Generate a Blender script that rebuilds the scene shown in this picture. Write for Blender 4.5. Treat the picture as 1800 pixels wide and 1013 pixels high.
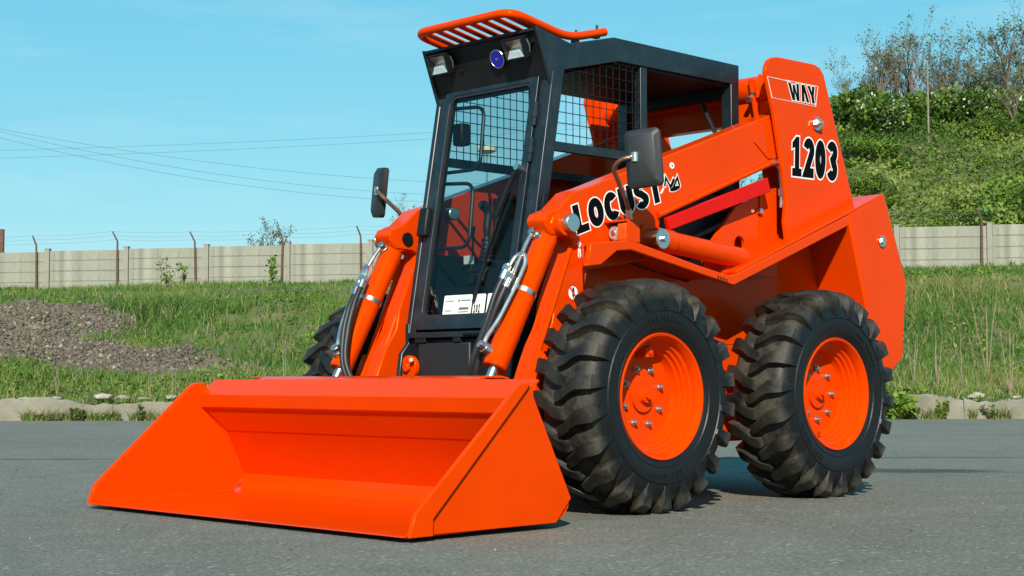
import bpy, bmesh, math, random
import numpy as np
from mathutils import Vector, Matrix, noise
R = math.radians
scene = bpy.context.scene
for o in list(bpy.data.objects):
    bpy.data.objects.remove(o)
col = scene.collection

# ------------------------------------------------------------------ camera, sky, sun, exposure
CAM = (4.550, 4.668, 0.505)
YAW, PITCH, ROLL = R(-134.486), R(3.2256), R(-0.1146)
cd = bpy.data.cameras.new('Camera')
cam = bpy.data.objects.new('Camera', cd)
col.objects.link(cam)
cd.sensor_width = 36
cd.lens = 36 * 2797 / 1800
cd.clip_end = 3000
fw = Vector((math.cos(PITCH) * math.cos(YAW), math.cos(PITCH) * math.sin(YAW), math.sin(PITCH)))
rt = Vector((math.sin(YAW), -math.cos(YAW), 0))
up = rt.cross(fw)
r2 = rt * math.cos(ROLL) + up * math.sin(ROLL)
u2 = up * math.cos(ROLL) - rt * math.sin(ROLL)
cam.matrix_world = Matrix(((r2.x, u2.x, -fw.x, CAM[0]), (r2.y, u2.y, -fw.y, CAM[1]), (r2.z, u2.z, -fw.z, CAM[2]), (0, 0, 0, 1)))
scene.camera = cam

SUN_AZ, SUN_EL = R(43), R(32)          # direction towards the sun
w = bpy.data.worlds.new('World')
scene.world = w
w.use_nodes = True
nt = w.node_tree
bg = nt.nodes['Background']
sky = nt.nodes.new('ShaderNodeTexSky')
sky.sky_type = 'NISHITA'
sky.sun_disc = False
sky.sun_elevation = SUN_EL
sky.sun_rotation = R(90) - SUN_AZ
sky.air_density = 1.0
sky.dust_density = 0.05
sky.ozone_density = 1.0
# the clear cyan cast of the photographed sky: one response curve per channel, the same in every direction
sep = nt.nodes.new('ShaderNodeSeparateColor'); cmb = nt.nodes.new('ShaderNodeCombineColor')
nt.links.new(sky.outputs[0], sep.inputs[0])
for i_, (g_, k_) in enumerate(((0.92, 0.69), (0.42, 3.22), (0.26, 5.1))):
    pw = nt.nodes.new('ShaderNodeMath'); pw.operation = 'POWER'; pw.inputs[1].default_value = g_
    ml = nt.nodes.new('ShaderNodeMath'); ml.operation = 'MULTIPLY'; ml.inputs[1].default_value = k_
    nt.links.new(sep.outputs[i_], pw.inputs[0]); nt.links.new(pw.outputs[0], ml.inputs[0]); nt.links.new(ml.outputs[0], cmb.inputs[i_])
# thin high cirrus, faint and drawn out along the horizon
gc = nt.nodes.new('ShaderNodeTexCoord'); mp = nt.nodes.new('ShaderNodeMapping'); mp.inputs['Scale'].default_value = (2.2, 2.2, 14)
cn = nt.nodes.new('ShaderNodeTexNoise'); cn.inputs['Scale'].default_value = 2.6; cn.inputs['Detail'].default_value = 7; cn.inputs['Roughness'].default_value = 0.6
nt.links.new(gc.outputs['Generated'], mp.inputs[0]); nt.links.new(mp.outputs[0], cn.inputs['Vector'])
cr_ = nt.nodes.new('ShaderNodeMapRange'); cr_.inputs[1].default_value = 0.50; cr_.inputs[2].default_value = 0.80; cr_.inputs[3].default_value = 0.0; cr_.inputs[4].default_value = 0.22
nt.links.new(cn.outputs['Fac'], cr_.inputs[0])
cm = nt.nodes.new('ShaderNodeMix'); cm.data_type = 'RGBA'; cm.inputs[7].default_value = (7.6, 9.0, 9.4, 1)
nt.links.new(cr_.outputs[0], cm.inputs[0]); nt.links.new(cmb.outputs[0], cm.inputs[6])
nt.links.new(cm.outputs[2], bg.inputs[0])
bg.inputs[1].default_value = 0.076

sd = bpy.data.lights.new('sun', 'SUN')
sd.energy = 5.0
sd.angle = R(0.5)
sd.color = (1.0, 0.93, 0.80)
sun = bpy.data.objects.new('sun', sd)
col.objects.link(sun)
sun.location = (6, 6, 8)
sv = Vector((math.cos(SUN_EL) * math.cos(SUN_AZ), math.cos(SUN_EL) * math.sin(SUN_AZ), math.sin(SUN_EL)))
sun.rotation_euler = sv.to_track_quat('Z', 'Y').to_euler()

scene.render.engine = 'CYCLES'
scene.view_settings.view_transform = 'Standard'
scene.view_settings.look = 'None'
scene.view_settings.exposure = 0.4
scene.view_settings.gamma = 1.0
scene.cycles.max_bounces = 8
scene.cycles.transparent_max_bounces = 16

# ------------------------------------------------------------------ yard frame: s along the kerb, d away from the yard's near end
YO = Vector((4.550, 4.668, 0))
YD = Vector((math.cos(YAW), math.sin(YAW), 0))
YS = Vector((math.sin(YAW), -math.cos(YAW), 0))
def yard(s, d, z=0.0):
    v = YO + YD * d + YS * s
    return Vector((v.x, v.y, z))
YROT = math.atan2(YS.y, YS.x)           # heading of the s axis

# ------------------------------------------------------------------ materials
MATS = {}
def nodes_of(m):
    m.use_nodes = True
    return m.node_tree, m.node_tree.nodes, m.node_tree.links
def mat(name, color, *a, stretch=None, **k):
    m = mat_(name, color, *a, **k)
    if stretch:
        N = m.node_tree.nodes; L = m.node_tree.links
        tc = [n for n in N if n.type == 'TEX_COORD'][0]
        mp = N.new('ShaderNodeMapping'); mp.inputs['Scale'].default_value = stretch
        L.new(tc.outputs['Object'], mp.inputs[0])
        for n in N:
            if n.type == 'TEX_NOISE': L.new(mp.outputs[0], n.inputs['Vector'])
    return m
def mat_(name, color, rough=0.5, metal=0.0, var=0.0, scale=8.0, coat=0.0, bump=0.0, bscale=60.0, spec=0.5, roughvar=0.0, dirt=None, dirtamt=0.5, dirtscale=5.0):
    m = bpy.data.materials.new(name)
    nt, N, L = nodes_of(m)
    b = N['Principled BSDF']
    b.inputs['Base Color'].default_value = (*color, 1)
    b.inputs['Roughness'].default_value = rough
    b.inputs['Metallic'].default_value = metal
    b.inputs['Specular IOR Level'].default_value = spec
    b.inputs['Coat Weight'].default_value = coat
    b.inputs['Coat Roughness'].default_value = 0.08
    tc = N.new('ShaderNodeTexCoord')
    src = None
    if var or dirt or roughvar:
        nz = N.new('ShaderNodeTexNoise')
        nz.inputs['Scale'].default_value = scale
        nz.inputs['Detail'].default_value = 6
        nz.inputs['Roughness'].default_value = 0.65
        L.new(tc.outputs['Object'], nz.inputs['Vector'])
    if var:
        rp = N.new('ShaderNodeValToRGB')
        rp.color_ramp.elements[0].position = 0.3
        rp.color_ramp.elements[1].position = 0.7
        rp.color_ramp.elements[0].color = (*[c * (1 - var) for c in color], 1)
        rp.color_ramp.elements[1].color = (*[min(1, c * (1 + var)) for c in color], 1)
        L.new(nz.outputs['Fac'], rp.inputs[0])
        src = rp.outputs[0]
    if dirt:
        n2 = N.new('ShaderNodeTexNoise')
        n2.inputs['Scale'].default_value = dirtscale
        n2.inputs['Detail'].default_value = 8
        n2.inputs['Roughness'].default_value = 0.7
        L.new(tc.outputs['Object'], n2.inputs['Vector'])
        r2_ = N.new('ShaderNodeValToRGB')
        r2_.color_ramp.elements[0].position = 0.5
        r2_.color_ramp.elements[1].position = 0.72
        r2_.color_ramp.elements[0].color = (0, 0, 0, 1)
        r2_.color_ramp.elements[1].color = (dirtamt,) * 3 + (1,)
        L.new(n2.outputs['Fac'], r2_.inputs[0])
        mx = N.new('ShaderNodeMix')
        mx.data_type = 'RGBA'
        mx.inputs[6].default_value = (*color, 1)
        mx.inputs[7].default_value = (*dirt, 1)
        if src:
            L.new(src, mx.inputs[6])
        L.new(r2_.outputs[0], mx.inputs[0])
        src = mx.outputs[2]
    if src:
        L.new(src, b.inputs['Base Color'])
    if roughvar:
        mr = N.new('ShaderNodeMapRange')
        mr.inputs[3].default_value = max(0, rough - roughvar)
        mr.inputs[4].default_value = rough + roughvar
        L.new(nz.outputs['Fac'], mr.inputs[0])
        L.new(mr.outputs[0], b.inputs['Roughness'])
    if bump:
        n3 = N.new('ShaderNodeTexNoise')
        n3.inputs['Scale'].default_value = bscale
        n3.inputs['Detail'].default_value = 5
        L.new(tc.outputs['Object'], n3.inputs['Vector'])
        bp = N.new('ShaderNodeBump')
        bp.inputs['Strength'].default_value = bump
        bp.inputs['Distance'].default_value = 0.01
        L.new(n3.outputs['Fac'], bp.inputs['Height'])
        L.new(bp.outputs[0], b.inputs['Normal'])
    MATS[name] = m
    return m

ORANGE = mat('orange_paint', (0.645, 0.043, 0.0002), 0.19, var=0.045, scale=3.5, coat=0.0, roughvar=0.06, spec=0.12, dirt=(0.38, 0.035, 0.0015), dirtamt=0.16, dirtscale=6.0)
ORANGE.node_tree.nodes['Principled BSDF'].inputs['Specular Tint'].default_value = (1.0, 0.50, 0.14, 1)
RED = mat('red_paint', (0.56, 0.005, 0.001), 0.35, var=0.05, spec=0.12)
SLATE = mat('slate_paint', (0.008, 0.0135, 0.0180), 0.34, var=0.12, scale=5, roughvar=0.08, dirt=(0.08, 0.085, 0.085), dirtamt=0.2, dirtscale=9)
BLACK = mat('black_paint', (0.006, 0.007, 0.008), 0.5, var=0.2, spec=0.3)
REFLECTOR = mat('lamp_reflector', (0.82, 0.84, 0.84), 0.28, metal=0.3, var=0.15, scale=30)
LAMPM = mat('lamp_glass_grey', (0.40, 0.41, 0.40), 0.25, metal=0.35, var=0.35, scale=60)
NUTM = mat('dull_steel', (0.34, 0.33, 0.31), 0.45, metal=0.9, var=0.2, scale=40)
PLASTIC = mat('black_plastic', (0.013, 0.014, 0.015), 0.5, var=0.15, bump=0.1, bscale=200)
HOSE = mat('rubber_hose', (0.014, 0.014, 0.015), 0.5, var=0.2)
CHROME = mat('bright_steel', (0.62, 0.60, 0.54), 0.30, metal=1.0, roughvar=0.08, scale=20)
ZINC = mat('zinc_plated_steel', (0.60, 0.58, 0.52), 0.34, metal=1.0, var=0.12, scale=30, roughvar=0.08)
COPPER = mat('brown_mirror_tube', (0.20, 0.11, 0.07), 0.4, metal=0.6, var=0.25, scale=40)
WHITE = mat('white_print', (0.78, 0.80, 0.74), 0.5)
INK = mat('black_print', (0.003, 0.003, 0.004), 0.6, spec=0.05)
YELLOW = mat('yellow_print', (0.8, 0.42, 0.02), 0.5)
REDINK = mat('red_print', (0.65, 0.02, 0.02), 0.5)
BLUE = mat('blue_enamel', (0.01, 0.012, 0.30), 0.3)
AMBER = mat('amber_lens', (0.55, 0.07, 0.005), 0.15)
MIRRORGLASS = mat('mirror_glass', (0.8, 0.8, 0.8), 0.03, metal=1.0)
SEATM = mat('seat_vinyl', (0.012, 0.012, 0.013), 0.5, var=0.2)

def glass_mat(name, tint, ior=1.45):
    m = bpy.data.materials.new(name)
    nt, N, L = nodes_of(m)
    N.remove(N['Principled BSDF'])
    out = N['Material Output']
    tr = N.new('ShaderNodeBsdfTransparent')
    tr.inputs[0].default_value = (*tint, 1)
    gl = N.new('ShaderNodeBsdfGlossy')
    gl.inputs['Roughness'].default_value = 0.02
    lw = N.new('ShaderNodeLayerWeight'); lw.inputs[0].default_value = 0.5
    pw = N.new('ShaderNodeMath'); pw.operation = 'POWER'; pw.inputs[1].default_value = 5
    L.new(lw.outputs['Facing'], pw.inputs[0])
    fr = N.new('ShaderNodeMath'); fr.operation = 'MULTIPLY_ADD'; fr.inputs[1].default_value = 0.96; fr.inputs[2].default_value = 0.022
    L.new(pw.outputs[0], fr.inputs[0])
    mx = N.new('ShaderNodeMixShader')
    L.new(fr.outputs[0], mx.inputs[0])
    L.new(tr.outputs[0], mx.inputs[1])
    L.new(gl.outputs[0], mx.inputs[2])
    L.new(mx.outputs[0], out.inputs[0])
    return m
GLASS = glass_mat('cab_glass', (0.76, 0.81, 0.80))
LENS = glass_mat('lamp_glass', (0.93, 0.95, 0.95))

def tyre_mat():
    m = bpy.data.materials.new('tyre_rubber')
    nt, N, L = nodes_of(m)
    b = N['Principled BSDF']
    tc = N.new('ShaderNodeTexCoord')
    sx = N.new('ShaderNodeSeparateXYZ')
    L.new(tc.outputs['Object'], sx.inputs[0])
    x2 = N.new('ShaderNodeMath'); x2.operation = 'MULTIPLY'
    L.new(sx.outputs['X'], x2.inputs[0]); L.new(sx.outputs['X'], x2.inputs[1])
    z2 = N.new('ShaderNodeMath'); z2.operation = 'MULTIPLY_ADD'
    L.new(sx.outputs['Z'], z2.inputs[0]); L.new(sx.outputs['Z'], z2.inputs[1]); L.new(x2.outputs[0], z2.inputs[2])
    rr = N.new('ShaderNodeMath'); rr.operation = 'SQRT'
    L.new(z2.outputs[0], rr.inputs[0])
    nz = N.new('ShaderNodeTexNoise')
    nz.inputs['Scale'].default_value = 9
    nz.inputs['Detail'].default_value = 8
    nz.inputs['Roughness'].default_value = 0.7
    L.new(tc.outputs['Object'], nz.inputs['Vector'])
    # dried mud lodged on the tread, none on the lower sidewall
    mr = N.new('ShaderNodeMapRange')
    mr.inputs[1].default_value = 0.36; mr.inputs[2].default_value = 0.405
    L.new(rr.outputs[0], mr.inputs[0])
    n2 = N.new('ShaderNodeMapRange')
    n2.inputs[1].default_value = 0.36; n2.inputs[2].default_value = 0.62
    L.new(nz.outputs['Fac'], n2.inputs[0])
    mm = N.new('ShaderNodeMath'); mm.operation = 'MULTIPLY'
    L.new(mr.outputs[0], mm.inputs[0]); L.new(n2.outputs[0], mm.inputs[1])
    fa = N.new('ShaderNodeMapRange'); fa.inputs[1].default_value = 0.418; fa.inputs[2].default_value = 0.440; fa.inputs[3].default_value = 0.95; fa.inputs[4].default_value = 0.28
    L.new(rr.outputs[0], fa.inputs[0])
    m3 = N.new('ShaderNodeMath'); m3.operation = 'MULTIPLY'
    L.new(mm.outputs[0], m3.inputs[0]); L.new(fa.outputs[0], m3.inputs[1])
    mx = N.new('ShaderNodeMix'); mx.data_type = 'RGBA'
    mx.inputs[6].default_value = (0.0065, 0.0066, 0.0066, 1)
    mx.inputs[7].default_value = (0.066, 0.055, 0.036, 1)
    L.new(m3.outputs[0], mx.inputs[0])
    nf = N.new('ShaderNodeTexNoise')
    nf.inputs['Scale'].default_value = 60
    nf.inputs['Detail'].default_value = 4
    L.new(tc.outputs['Object'], nf.inputs['Vector'])
    m4 = N.new('ShaderNodeMix'); m4.data_type = 'RGBA'; m4.blend_type = 'OVERLAY'
    m4.inputs[0].default_value = 0.45
    L.new(mx.outputs[2], m4.inputs[6]); L.new(nf.outputs['Color'], m4.inputs[7])
    hsv = N.new('ShaderNodeHueSaturation'); hsv.inputs['Saturation'].default_value = 0.8
    L.new(m4.outputs[2], hsv.inputs['Color'])
    L.new(hsv.outputs[0], b.inputs['Base Color'])
    b.inputs['Specular IOR Level'].default_value = 0.3
    rgh = N.new('ShaderNodeMapRange')
    rgh.inputs[3].default_value = 0.42; rgh.inputs[4].default_value = 0.8
    L.new(m3.outputs[0], rgh.inputs[0])
    L.new(rgh.outputs[0], b.inputs['Roughness'])
    bp = N.new('ShaderNodeBump'); bp.inputs['Strength'].default_value = 0.25; bp.inputs['Distance'].default_value = 0.004
    L.new(nf.outputs['Fac'], bp.inputs['Height'])
    L.new(bp.outputs[0], b.inputs['Normal'])
    return m
TYRE = tyre_mat()

def tint_mat(name, stops, rough=0.6, trans=0.0, objrand=0.0, noise_scale=None):
    """colour from the per-corner attribute 'tint' (0..1), optionally shifted per object"""
    m = bpy.data.materials.new(name)
    nt, N, L = nodes_of(m)
    b = N['Principled BSDF']
    at = N.new('ShaderNodeAttribute'); at.attribute_name = 'tint'
    rp = N.new('ShaderNodeValToRGB')
    cr = rp.color_ramp
    while len(cr.elements) < len(stops):
        cr.elements.new(0.5)
    for e, (p, c) in zip(cr.elements, stops):
        e.position = p
        e.color = (*c, 1)
    L.new(at.outputs['Fac'], rp.inputs[0])
    src = rp.outputs[0]
    if objrand:
        oi = N.new('ShaderNodeObjectInfo')
        mr = N.new('ShaderNodeMapRange')
        mr.inputs[3].default_value = 1 - objrand; mr.inputs[4].default_value = 1 + objrand
        L.new(oi.outputs['Random'], mr.inputs[0])
        hv = N.new('ShaderNodeHueSaturation')
        L.new(src, hv.inputs['Color']); L.new(mr.outputs[0], hv.inputs['Value'])
        src = hv.outputs[0]
    L.new(src, b.inputs['Base Color'])
    b.inputs['Roughness'].default_value = rough
    b.inputs['Specular IOR Level'].default_value = 0.25
    if trans:
        out = N['Material Output']
        tl = N.new('ShaderNodeBsdfTranslucent')
        L.new(src, tl.inputs[0])
        mx = N.new('ShaderNodeMixShader'); mx.inputs[0].default_value = trans
        L.new(b.outputs[0], mx.inputs[1]); L.new(tl.outputs[0], mx.inputs[2])
        L.new(mx.outputs[0], out.inputs[0])
    return m
GRASSM = tint_mat('grass', [(0, (0.04, 0.105, 0.014)), (0.45, (0.105, 0.205, 0.030)), (0.75, (0.21, 0.24, 0.06)), (1, (0.36, 0.29, 0.145))], 0.6, 0.3)
LEAFM = tint_mat('leaves', [(0, (0.028, 0.072, 0.010)), (0.5, (0.115, 0.195, 0.022)), (0.9, (0.26, 0.32, 0.055)), (0.94, (0.6, 0.6, 0.48)), (1, (0.75, 0.74, 0.62))], 0.55, 0.25, objrand=0.2)
BUDM = tint_mat('young_leaves', [(0, (0.07, 0.10, 0.03)), (0.6, (0.13, 0.17, 0.05)), (1, (0.22, 0.20, 0.09))], 0.6, 0.3, objrand=0.2)
BARK = mat('bark', (0.13, 0.10, 0.075), 0.85, var=0.4, scale=6)
STONEM = tint_mat('gravel_stone', [(0, (0.07, 0.055, 0.04)), (0.6, (0.16, 0.13, 0.095)), (1, (0.36, 0.32, 0.25))], 0.85)
RUST = mat('rusty_steel', (0.11, 0.055, 0.032), 0.8, var=0.5, scale=14, dirt=(0.03, 0.03, 0.032), dirtamt=0.9, dirtscale=2)
WIREM = mat('grey_wire', (0.10, 0.11, 0.12), 0.6, metal=0.3)
CABLEM = mat('overhead_cable', (0.10, 0.13, 0.16), 0.7)
STRAW = mat('dry_stalk', (0.33, 0.26, 0.15), 0.8, var=0.4, scale=10)
WHITEROCK = mat('pale_stone', (0.33, 0.30, 0.24), 0.85, var=0.35, scale=9, bump=0.5, bscale=20)
WOODM = mat('weathered_wood', (0.12, 0.06, 0.04), 0.85, var=0.4, scale=8)

# ------------------------------------------------------------------ mesh helpers
class MB:
    def __init__(self):
        self.v = []; self.f = []
    def add(self, vs, fs):
        b = len(self.v)
        self.v += [tuple(p) for p in vs]
        self.f += [tuple(i + b for i in f) for f in fs]
        return self
    def box(self, x0, x1, y0, y1, z0, z1):
        vs = [(x, y, z) for x in (x0, x1) for y in (y0, y1) for z in (z0, z1)]
        return self.add(vs, [(0, 1, 3, 2), (4, 6, 7, 5), (0, 4, 5, 1), (2, 3, 7, 6), (0, 2, 6, 4), (1, 5, 7, 3)])
    def prism(self, poly, y0, y1):
        """closed polygon in XZ extruded along Y"""
        n = len(poly)
        vs = [(x, y0, z) for x, z in poly] + [(x, y1, z) for x, z in poly]
        fs = [tuple(range(n - 1, -1, -1)), tuple(range(n, 2 * n))]
        fs += [(i, (i + 1) % n, n + (i + 1) % n, n + i) for i in range(n)]
        return self.add(vs, fs)
    def sheet(self, prof, y0, y1, t):
        """open XZ profile extruded along Y as a sheet of thickness t (to the right of travel)"""
        P = [Vector((a, b)) for a, b in prof]
        off = []
        for i in range(len(P)):
            ns = []
            if i > 0:
                d = (P[i] - P[i - 1]).normalized(); ns.append(Vector((d.y, -d.x)))
            if i < len(P) - 1:
                d = (P[i + 1] - P[i]).normalized(); ns.append(Vector((d.y, -d.x)))
            n = sum(ns, Vector((0, 0))).normalized()
            k = max(0.4, n.dot(ns[0]))
            off.append(P[i] + n * t / k)
        poly = [tuple(p) for p in P] + [tuple(p) for p in reversed(off)]
        n = len(P)
        m = 2 * n
        vs = [(x, y0, z) for x, z in poly] + [(x, y1, z) for x, z in poly]
        fs = []
        for i in range(n - 1):
            fs += [(i, i + 1, m - 2 - i, m - 1 - i), (m + i, m + m - 1 - i, m + m - 2 - i, m + i + 1)]
        fs += [(i, (i + 1) % m, m + (i + 1) % m, m + i) for i in range(m)]
        return self.add(vs, fs)
    def cyl(self, p0, p1, r0, r1=None, n=20, cap=True):
        r1 = r0 if r1 is None else r1
        p0 = Vector(p0); p1 = Vector(p1)
        a = (p1 - p0).normalized()
        u = a.orthogonal().normalized(); v = a.cross(u)
        vs = []
        for p, r in ((p0, r0), (p1, r1)):
            for i in range(n):
                t = 2 * math.pi * i / n
                vs.append(p + (u * math.cos(t) + v * math.sin(t)) * r)
        fs = [(i, (i + 1) % n, n + (i + 1) % n, n + i) for i in range(n)]
        if cap:
            fs += [tuple(range(n - 1, -1, -1)), tuple(range(n, 2 * n))]
        return self.add(vs, fs)
    def tube(self, path, r, n=10, fillet=0.0, fs_=6, cap=True):
        P = [Vector(p) for p in path]
        rin = list(r) if isinstance(r, (list, tuple)) else None
        if fillet:
            Q = [P[0]]; RQ = [rin[0]] if rin else None
            for i in range(1, len(P) - 1):
                a, b, c = P[i - 1], P[i], P[i + 1]
                k = min(fillet, (a - b).length * 0.49, (c - b).length * 0.49)
                q0 = b + (a - b).normalized() * k; q2 = b + (c - b).normalized() * k
                for j in range(fs_ + 1):
                    t = j / fs_
                    Q.append(q0 * (1 - t) ** 2 + b * 2 * t * (1 - t) + q2 * t * t)
                    if rin: RQ.append(rin[i])
            Q.append(P[-1]); P = Q
            if rin: RQ.append(rin[-1]); rin = RQ
        rs = rin if rin else [r] * len(P)
        m = len(P)
        tang = []
        for i in range(m):
            t = (P[min(i + 1, m - 1)] - P[max(i - 1, 0)])
            tang.append(t.normalized() if t.length > 1e-9 else Vector((0, 0, 1)))
        u = tang[0].orthogonal().normalized()
        vs = []
        for i in range(m):
            u = (u - tang[i] * u.dot(tang[i])).normalized()
            v = tang[i].cross(u)
            for j in range(n):
                a = 2 * math.pi * j / n
                vs.append(P[i] + (u * math.cos(a) + v * math.sin(a)) * rs[i])
        fs = [(i * n + j, i * n + (j + 1) % n, (i + 1) * n + (j + 1) % n, (i + 1) * n + j) for i in range(m - 1) for j in range(n)]
        if cap:
            fs += [tuple(range(n - 1, -1, -1)), tuple(range((m - 1) * n, m * n))]
        return self.add(vs, fs)
    def lathe_y(self, prof, n=48, closed=False):
        """profile of (r, y) revolved about the Y axis"""
        m = len(prof)
        vs = []
        for i in range(n):
            a = 2 * math.pi * i / n
            for r, y in prof:
                vs.append((r * math.cos(a), y, r * math.sin(a)))
        fs = []
        for i in range(n):
            k = (i + 1) % n
            for j in range(m - 1 if not closed else m):
                j2 = (j + 1) % m
                fs.append((i * m + j, i * m + j2, k * m + j2, k * m + j))
        return self.add(vs, fs)
    def mirror_y(self):
        self.v = [(x, -y, z) for x, y, z in self.v]
        self.f = [tuple(reversed(f)) for f in self.f]
        return self

def finish(me, m, angle=35, recalc=True):
    if recalc:
        bm = bmesh.new(); bm.from_mesh(me)
        bmesh.ops.recalc_face_normals(bm, faces=bm.faces)
        bm.to_mesh(me); bm.free()
    if m:
        me.materials.append(m)
    if angle:
        me.shade_smooth()
        me.set_sharp_from_angle(angle=R(angle))
def obj(name, mb, m, parent=None, bevel=0.0, angle=35, loc=None, segs=2, recalc=True):
    me = bpy.data.meshes.new(name)
    me.from_pydata(mb.v, [], mb.f)
    me.update()
    finish(me, m, angle, recalc)
    o = bpy.data.objects.new(name, me)
    col.objects.link(o)
    if parent: o.parent = parent
    if loc: o.location = loc
    if bevel:
        b = o.modifiers.new('Bevel', 'BEVEL')
        b.width = bevel; b.segments = segs; b.limit_method = 'ANGLE'; b.angle_limit = R(40)
        b.harden_normals = False
    return o
def tag(o, label=None, cat=None, group=None, kind=None):
    if label: o['label'] = label
    if cat: o['category'] = cat
    if group: o['group'] = group
    if kind: o['kind'] = kind
    return o
def empty(name, loc=(0, 0, 0), rz=0.0, parent=None):
    o = bpy.data.objects.new(name, None)
    o.empty_display_size = 0.2
    col.objects.link(o)
    o.location = loc; o.rotation_euler = (0, 0, rz)
    if parent: o.parent = parent
    return o
def np_mesh(name, verts, quads, m, tint=None, smooth=False):
    """fast mesh from numpy arrays; faces all of one size; tint per face"""
    verts = np.asarray(verts, np.float32); quads = np.asarray(quads, np.int32)
    me = bpy.data.meshes.new(name)
    k = quads.shape[1]
    me.vertices.add(len(verts)); me.vertices.foreach_set('co', verts.ravel())
    me.loops.add(quads.size); me.loops.foreach_set('vertex_index', quads.ravel())
    me.polygons.add(len(quads)); me.polygons.foreach_set('loop_start', np.arange(0, quads.size, k, dtype=np.int32))
    me.update(calc_edges=True)
    if tint is not None:
        a = me.attributes.new('tint', 'FLOAT', 'FACE')
        a.data.foreach_set('value', np.asarray(tint, np.float32))
    me.materials.append(m)
    if smooth: me.shade_smooth()
    me.validate()
    return me
def link_mesh(name, me, parent=None, loc=(0, 0, 0), rz=0.0, sc=1.0):
    o = bpy.data.objects.new(name, me)
    col.objects.link(o)
    if parent: o.parent = parent
    o.location = loc; o.rotation_euler = (0, 0, rz)
    o.scale = (sc, sc, sc) if not isinstance(sc, tuple) else sc
    return o
ORD = ['first', 'second', 'third', 'fourth', 'fifth', 'sixth', 'seventh', 'eighth', 'ninth', 'tenth', 'eleventh', 'twelfth', 'thirteenth', 'fourteenth', 'fifteenth', 'sixteenth', 'seventeenth', 'eighteenth', 'nineteenth', 'twentieth']

# ================================================================== THE SETTING
def smooth(a, b, x):
    t = np.clip((x - a) / (b - a), 0, 1)
    return t * t * (3 - 2 * t)
def vnoise(s, d, sc, seed=0):
    """cheap smooth value noise on numpy arrays, range about -1..1"""
    s = np.asarray(s, float); d = np.asarray(d, float)
    x = s / sc + seed * 17.3; y = d / sc + seed * 7.7
    xi = np.floor(x); yi = np.floor(y); fx = x - xi; fy = y - yi
    fx = fx * fx * (3 - 2 * fx); fy = fy * fy * (3 - 2 * fy)
    def h(a, b):
        v = np.sin(a * 127.1 + b * 311.7 + seed * 13.7) * 43758.5453
        return (v - np.floor(v)) * 2 - 1
    return (h(xi, yi) * (1 - fx) + h(xi + 1, yi) * fx) * (1 - fy) + (h(xi, yi + 1) * (1 - fx) + h(xi + 1, yi + 1) * fx) * fy
KERB_D = 19.15
WALL_A = R(8.75)
def wall_d(s):
    return 57.5 - (s + 16.816) * math.tan(WALL_A)
def wall_top(s):
    return 5.13 + 0.0125 * (s + 18.6)
def H(s, d):
    s = np.asarray(s, float); d = np.asarray(d, float)
    z = 0.20 + 0.28 * smooth(19.4, 21.8, d) + 0.10 * vnoise(s, d, 0.8, 9) * smooth(21, 23, d) * (1 - smooth(30, 34, d))
    crest = 1.70 + 0.10 * vnoise(s, d * 0, 6, 3) + 0.46 * smooth(-7, 9, s)
    foot = 22.0 + 0.5 * vnoise(s, d * 0, 5, 4)
    z = z + (crest - 0.45) * smooth(foot, foot + 8.6, d)
    wd = 57.5 - (s + 16.816) * math.tan(WALL_A)
    base = 5.13 + 0.0125 * (s + 18.6) - 1.46
    t = np.clip((d - 30.0) / (wd - 31.0), 0, 1) ** 1.25
    z = z + (base - crest - 0.05) * t
    q = s / np.maximum(d, 1)
    hill = smooth(0.06, 0.215, q) * 9.3 + smooth(-0.18, 0.05, q) * 0.9
    z = z + hill * smooth(wd + 2, 92, d)
    z = z + 0.07 * vnoise(s, d, 1.3, 1) * smooth(19.6, 22, d) + 0.14 * vnoise(s, d, 4.1, 2) * smooth(21, 25, d) * (1 - 0.5 * smooth(wd - 6, wd, d))
    return z
def gravel_mask(s, d):
    q = np.asarray(s) / np.asarray(d)
    d = np.asarray(d, float)
    n = 0.035 * vnoise(s, d, 2.0, 7) + 0.02 * vnoise(s, d, 0.7, 8)
    a = smooth(-0.215, -0.255, q + n) * smooth(21.7, 22.8, d + n * 16) * (1 - smooth(31.2, 32.2, d + n * 12))
    b = smooth(0.085, 0.03, np.abs(q + 0.19 + n)) * smooth(21.6, 22.4, d) * (1 - smooth(24.8, 26.2, d + n * 30))
    return np.clip(a + b, 0, 1)

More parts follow.
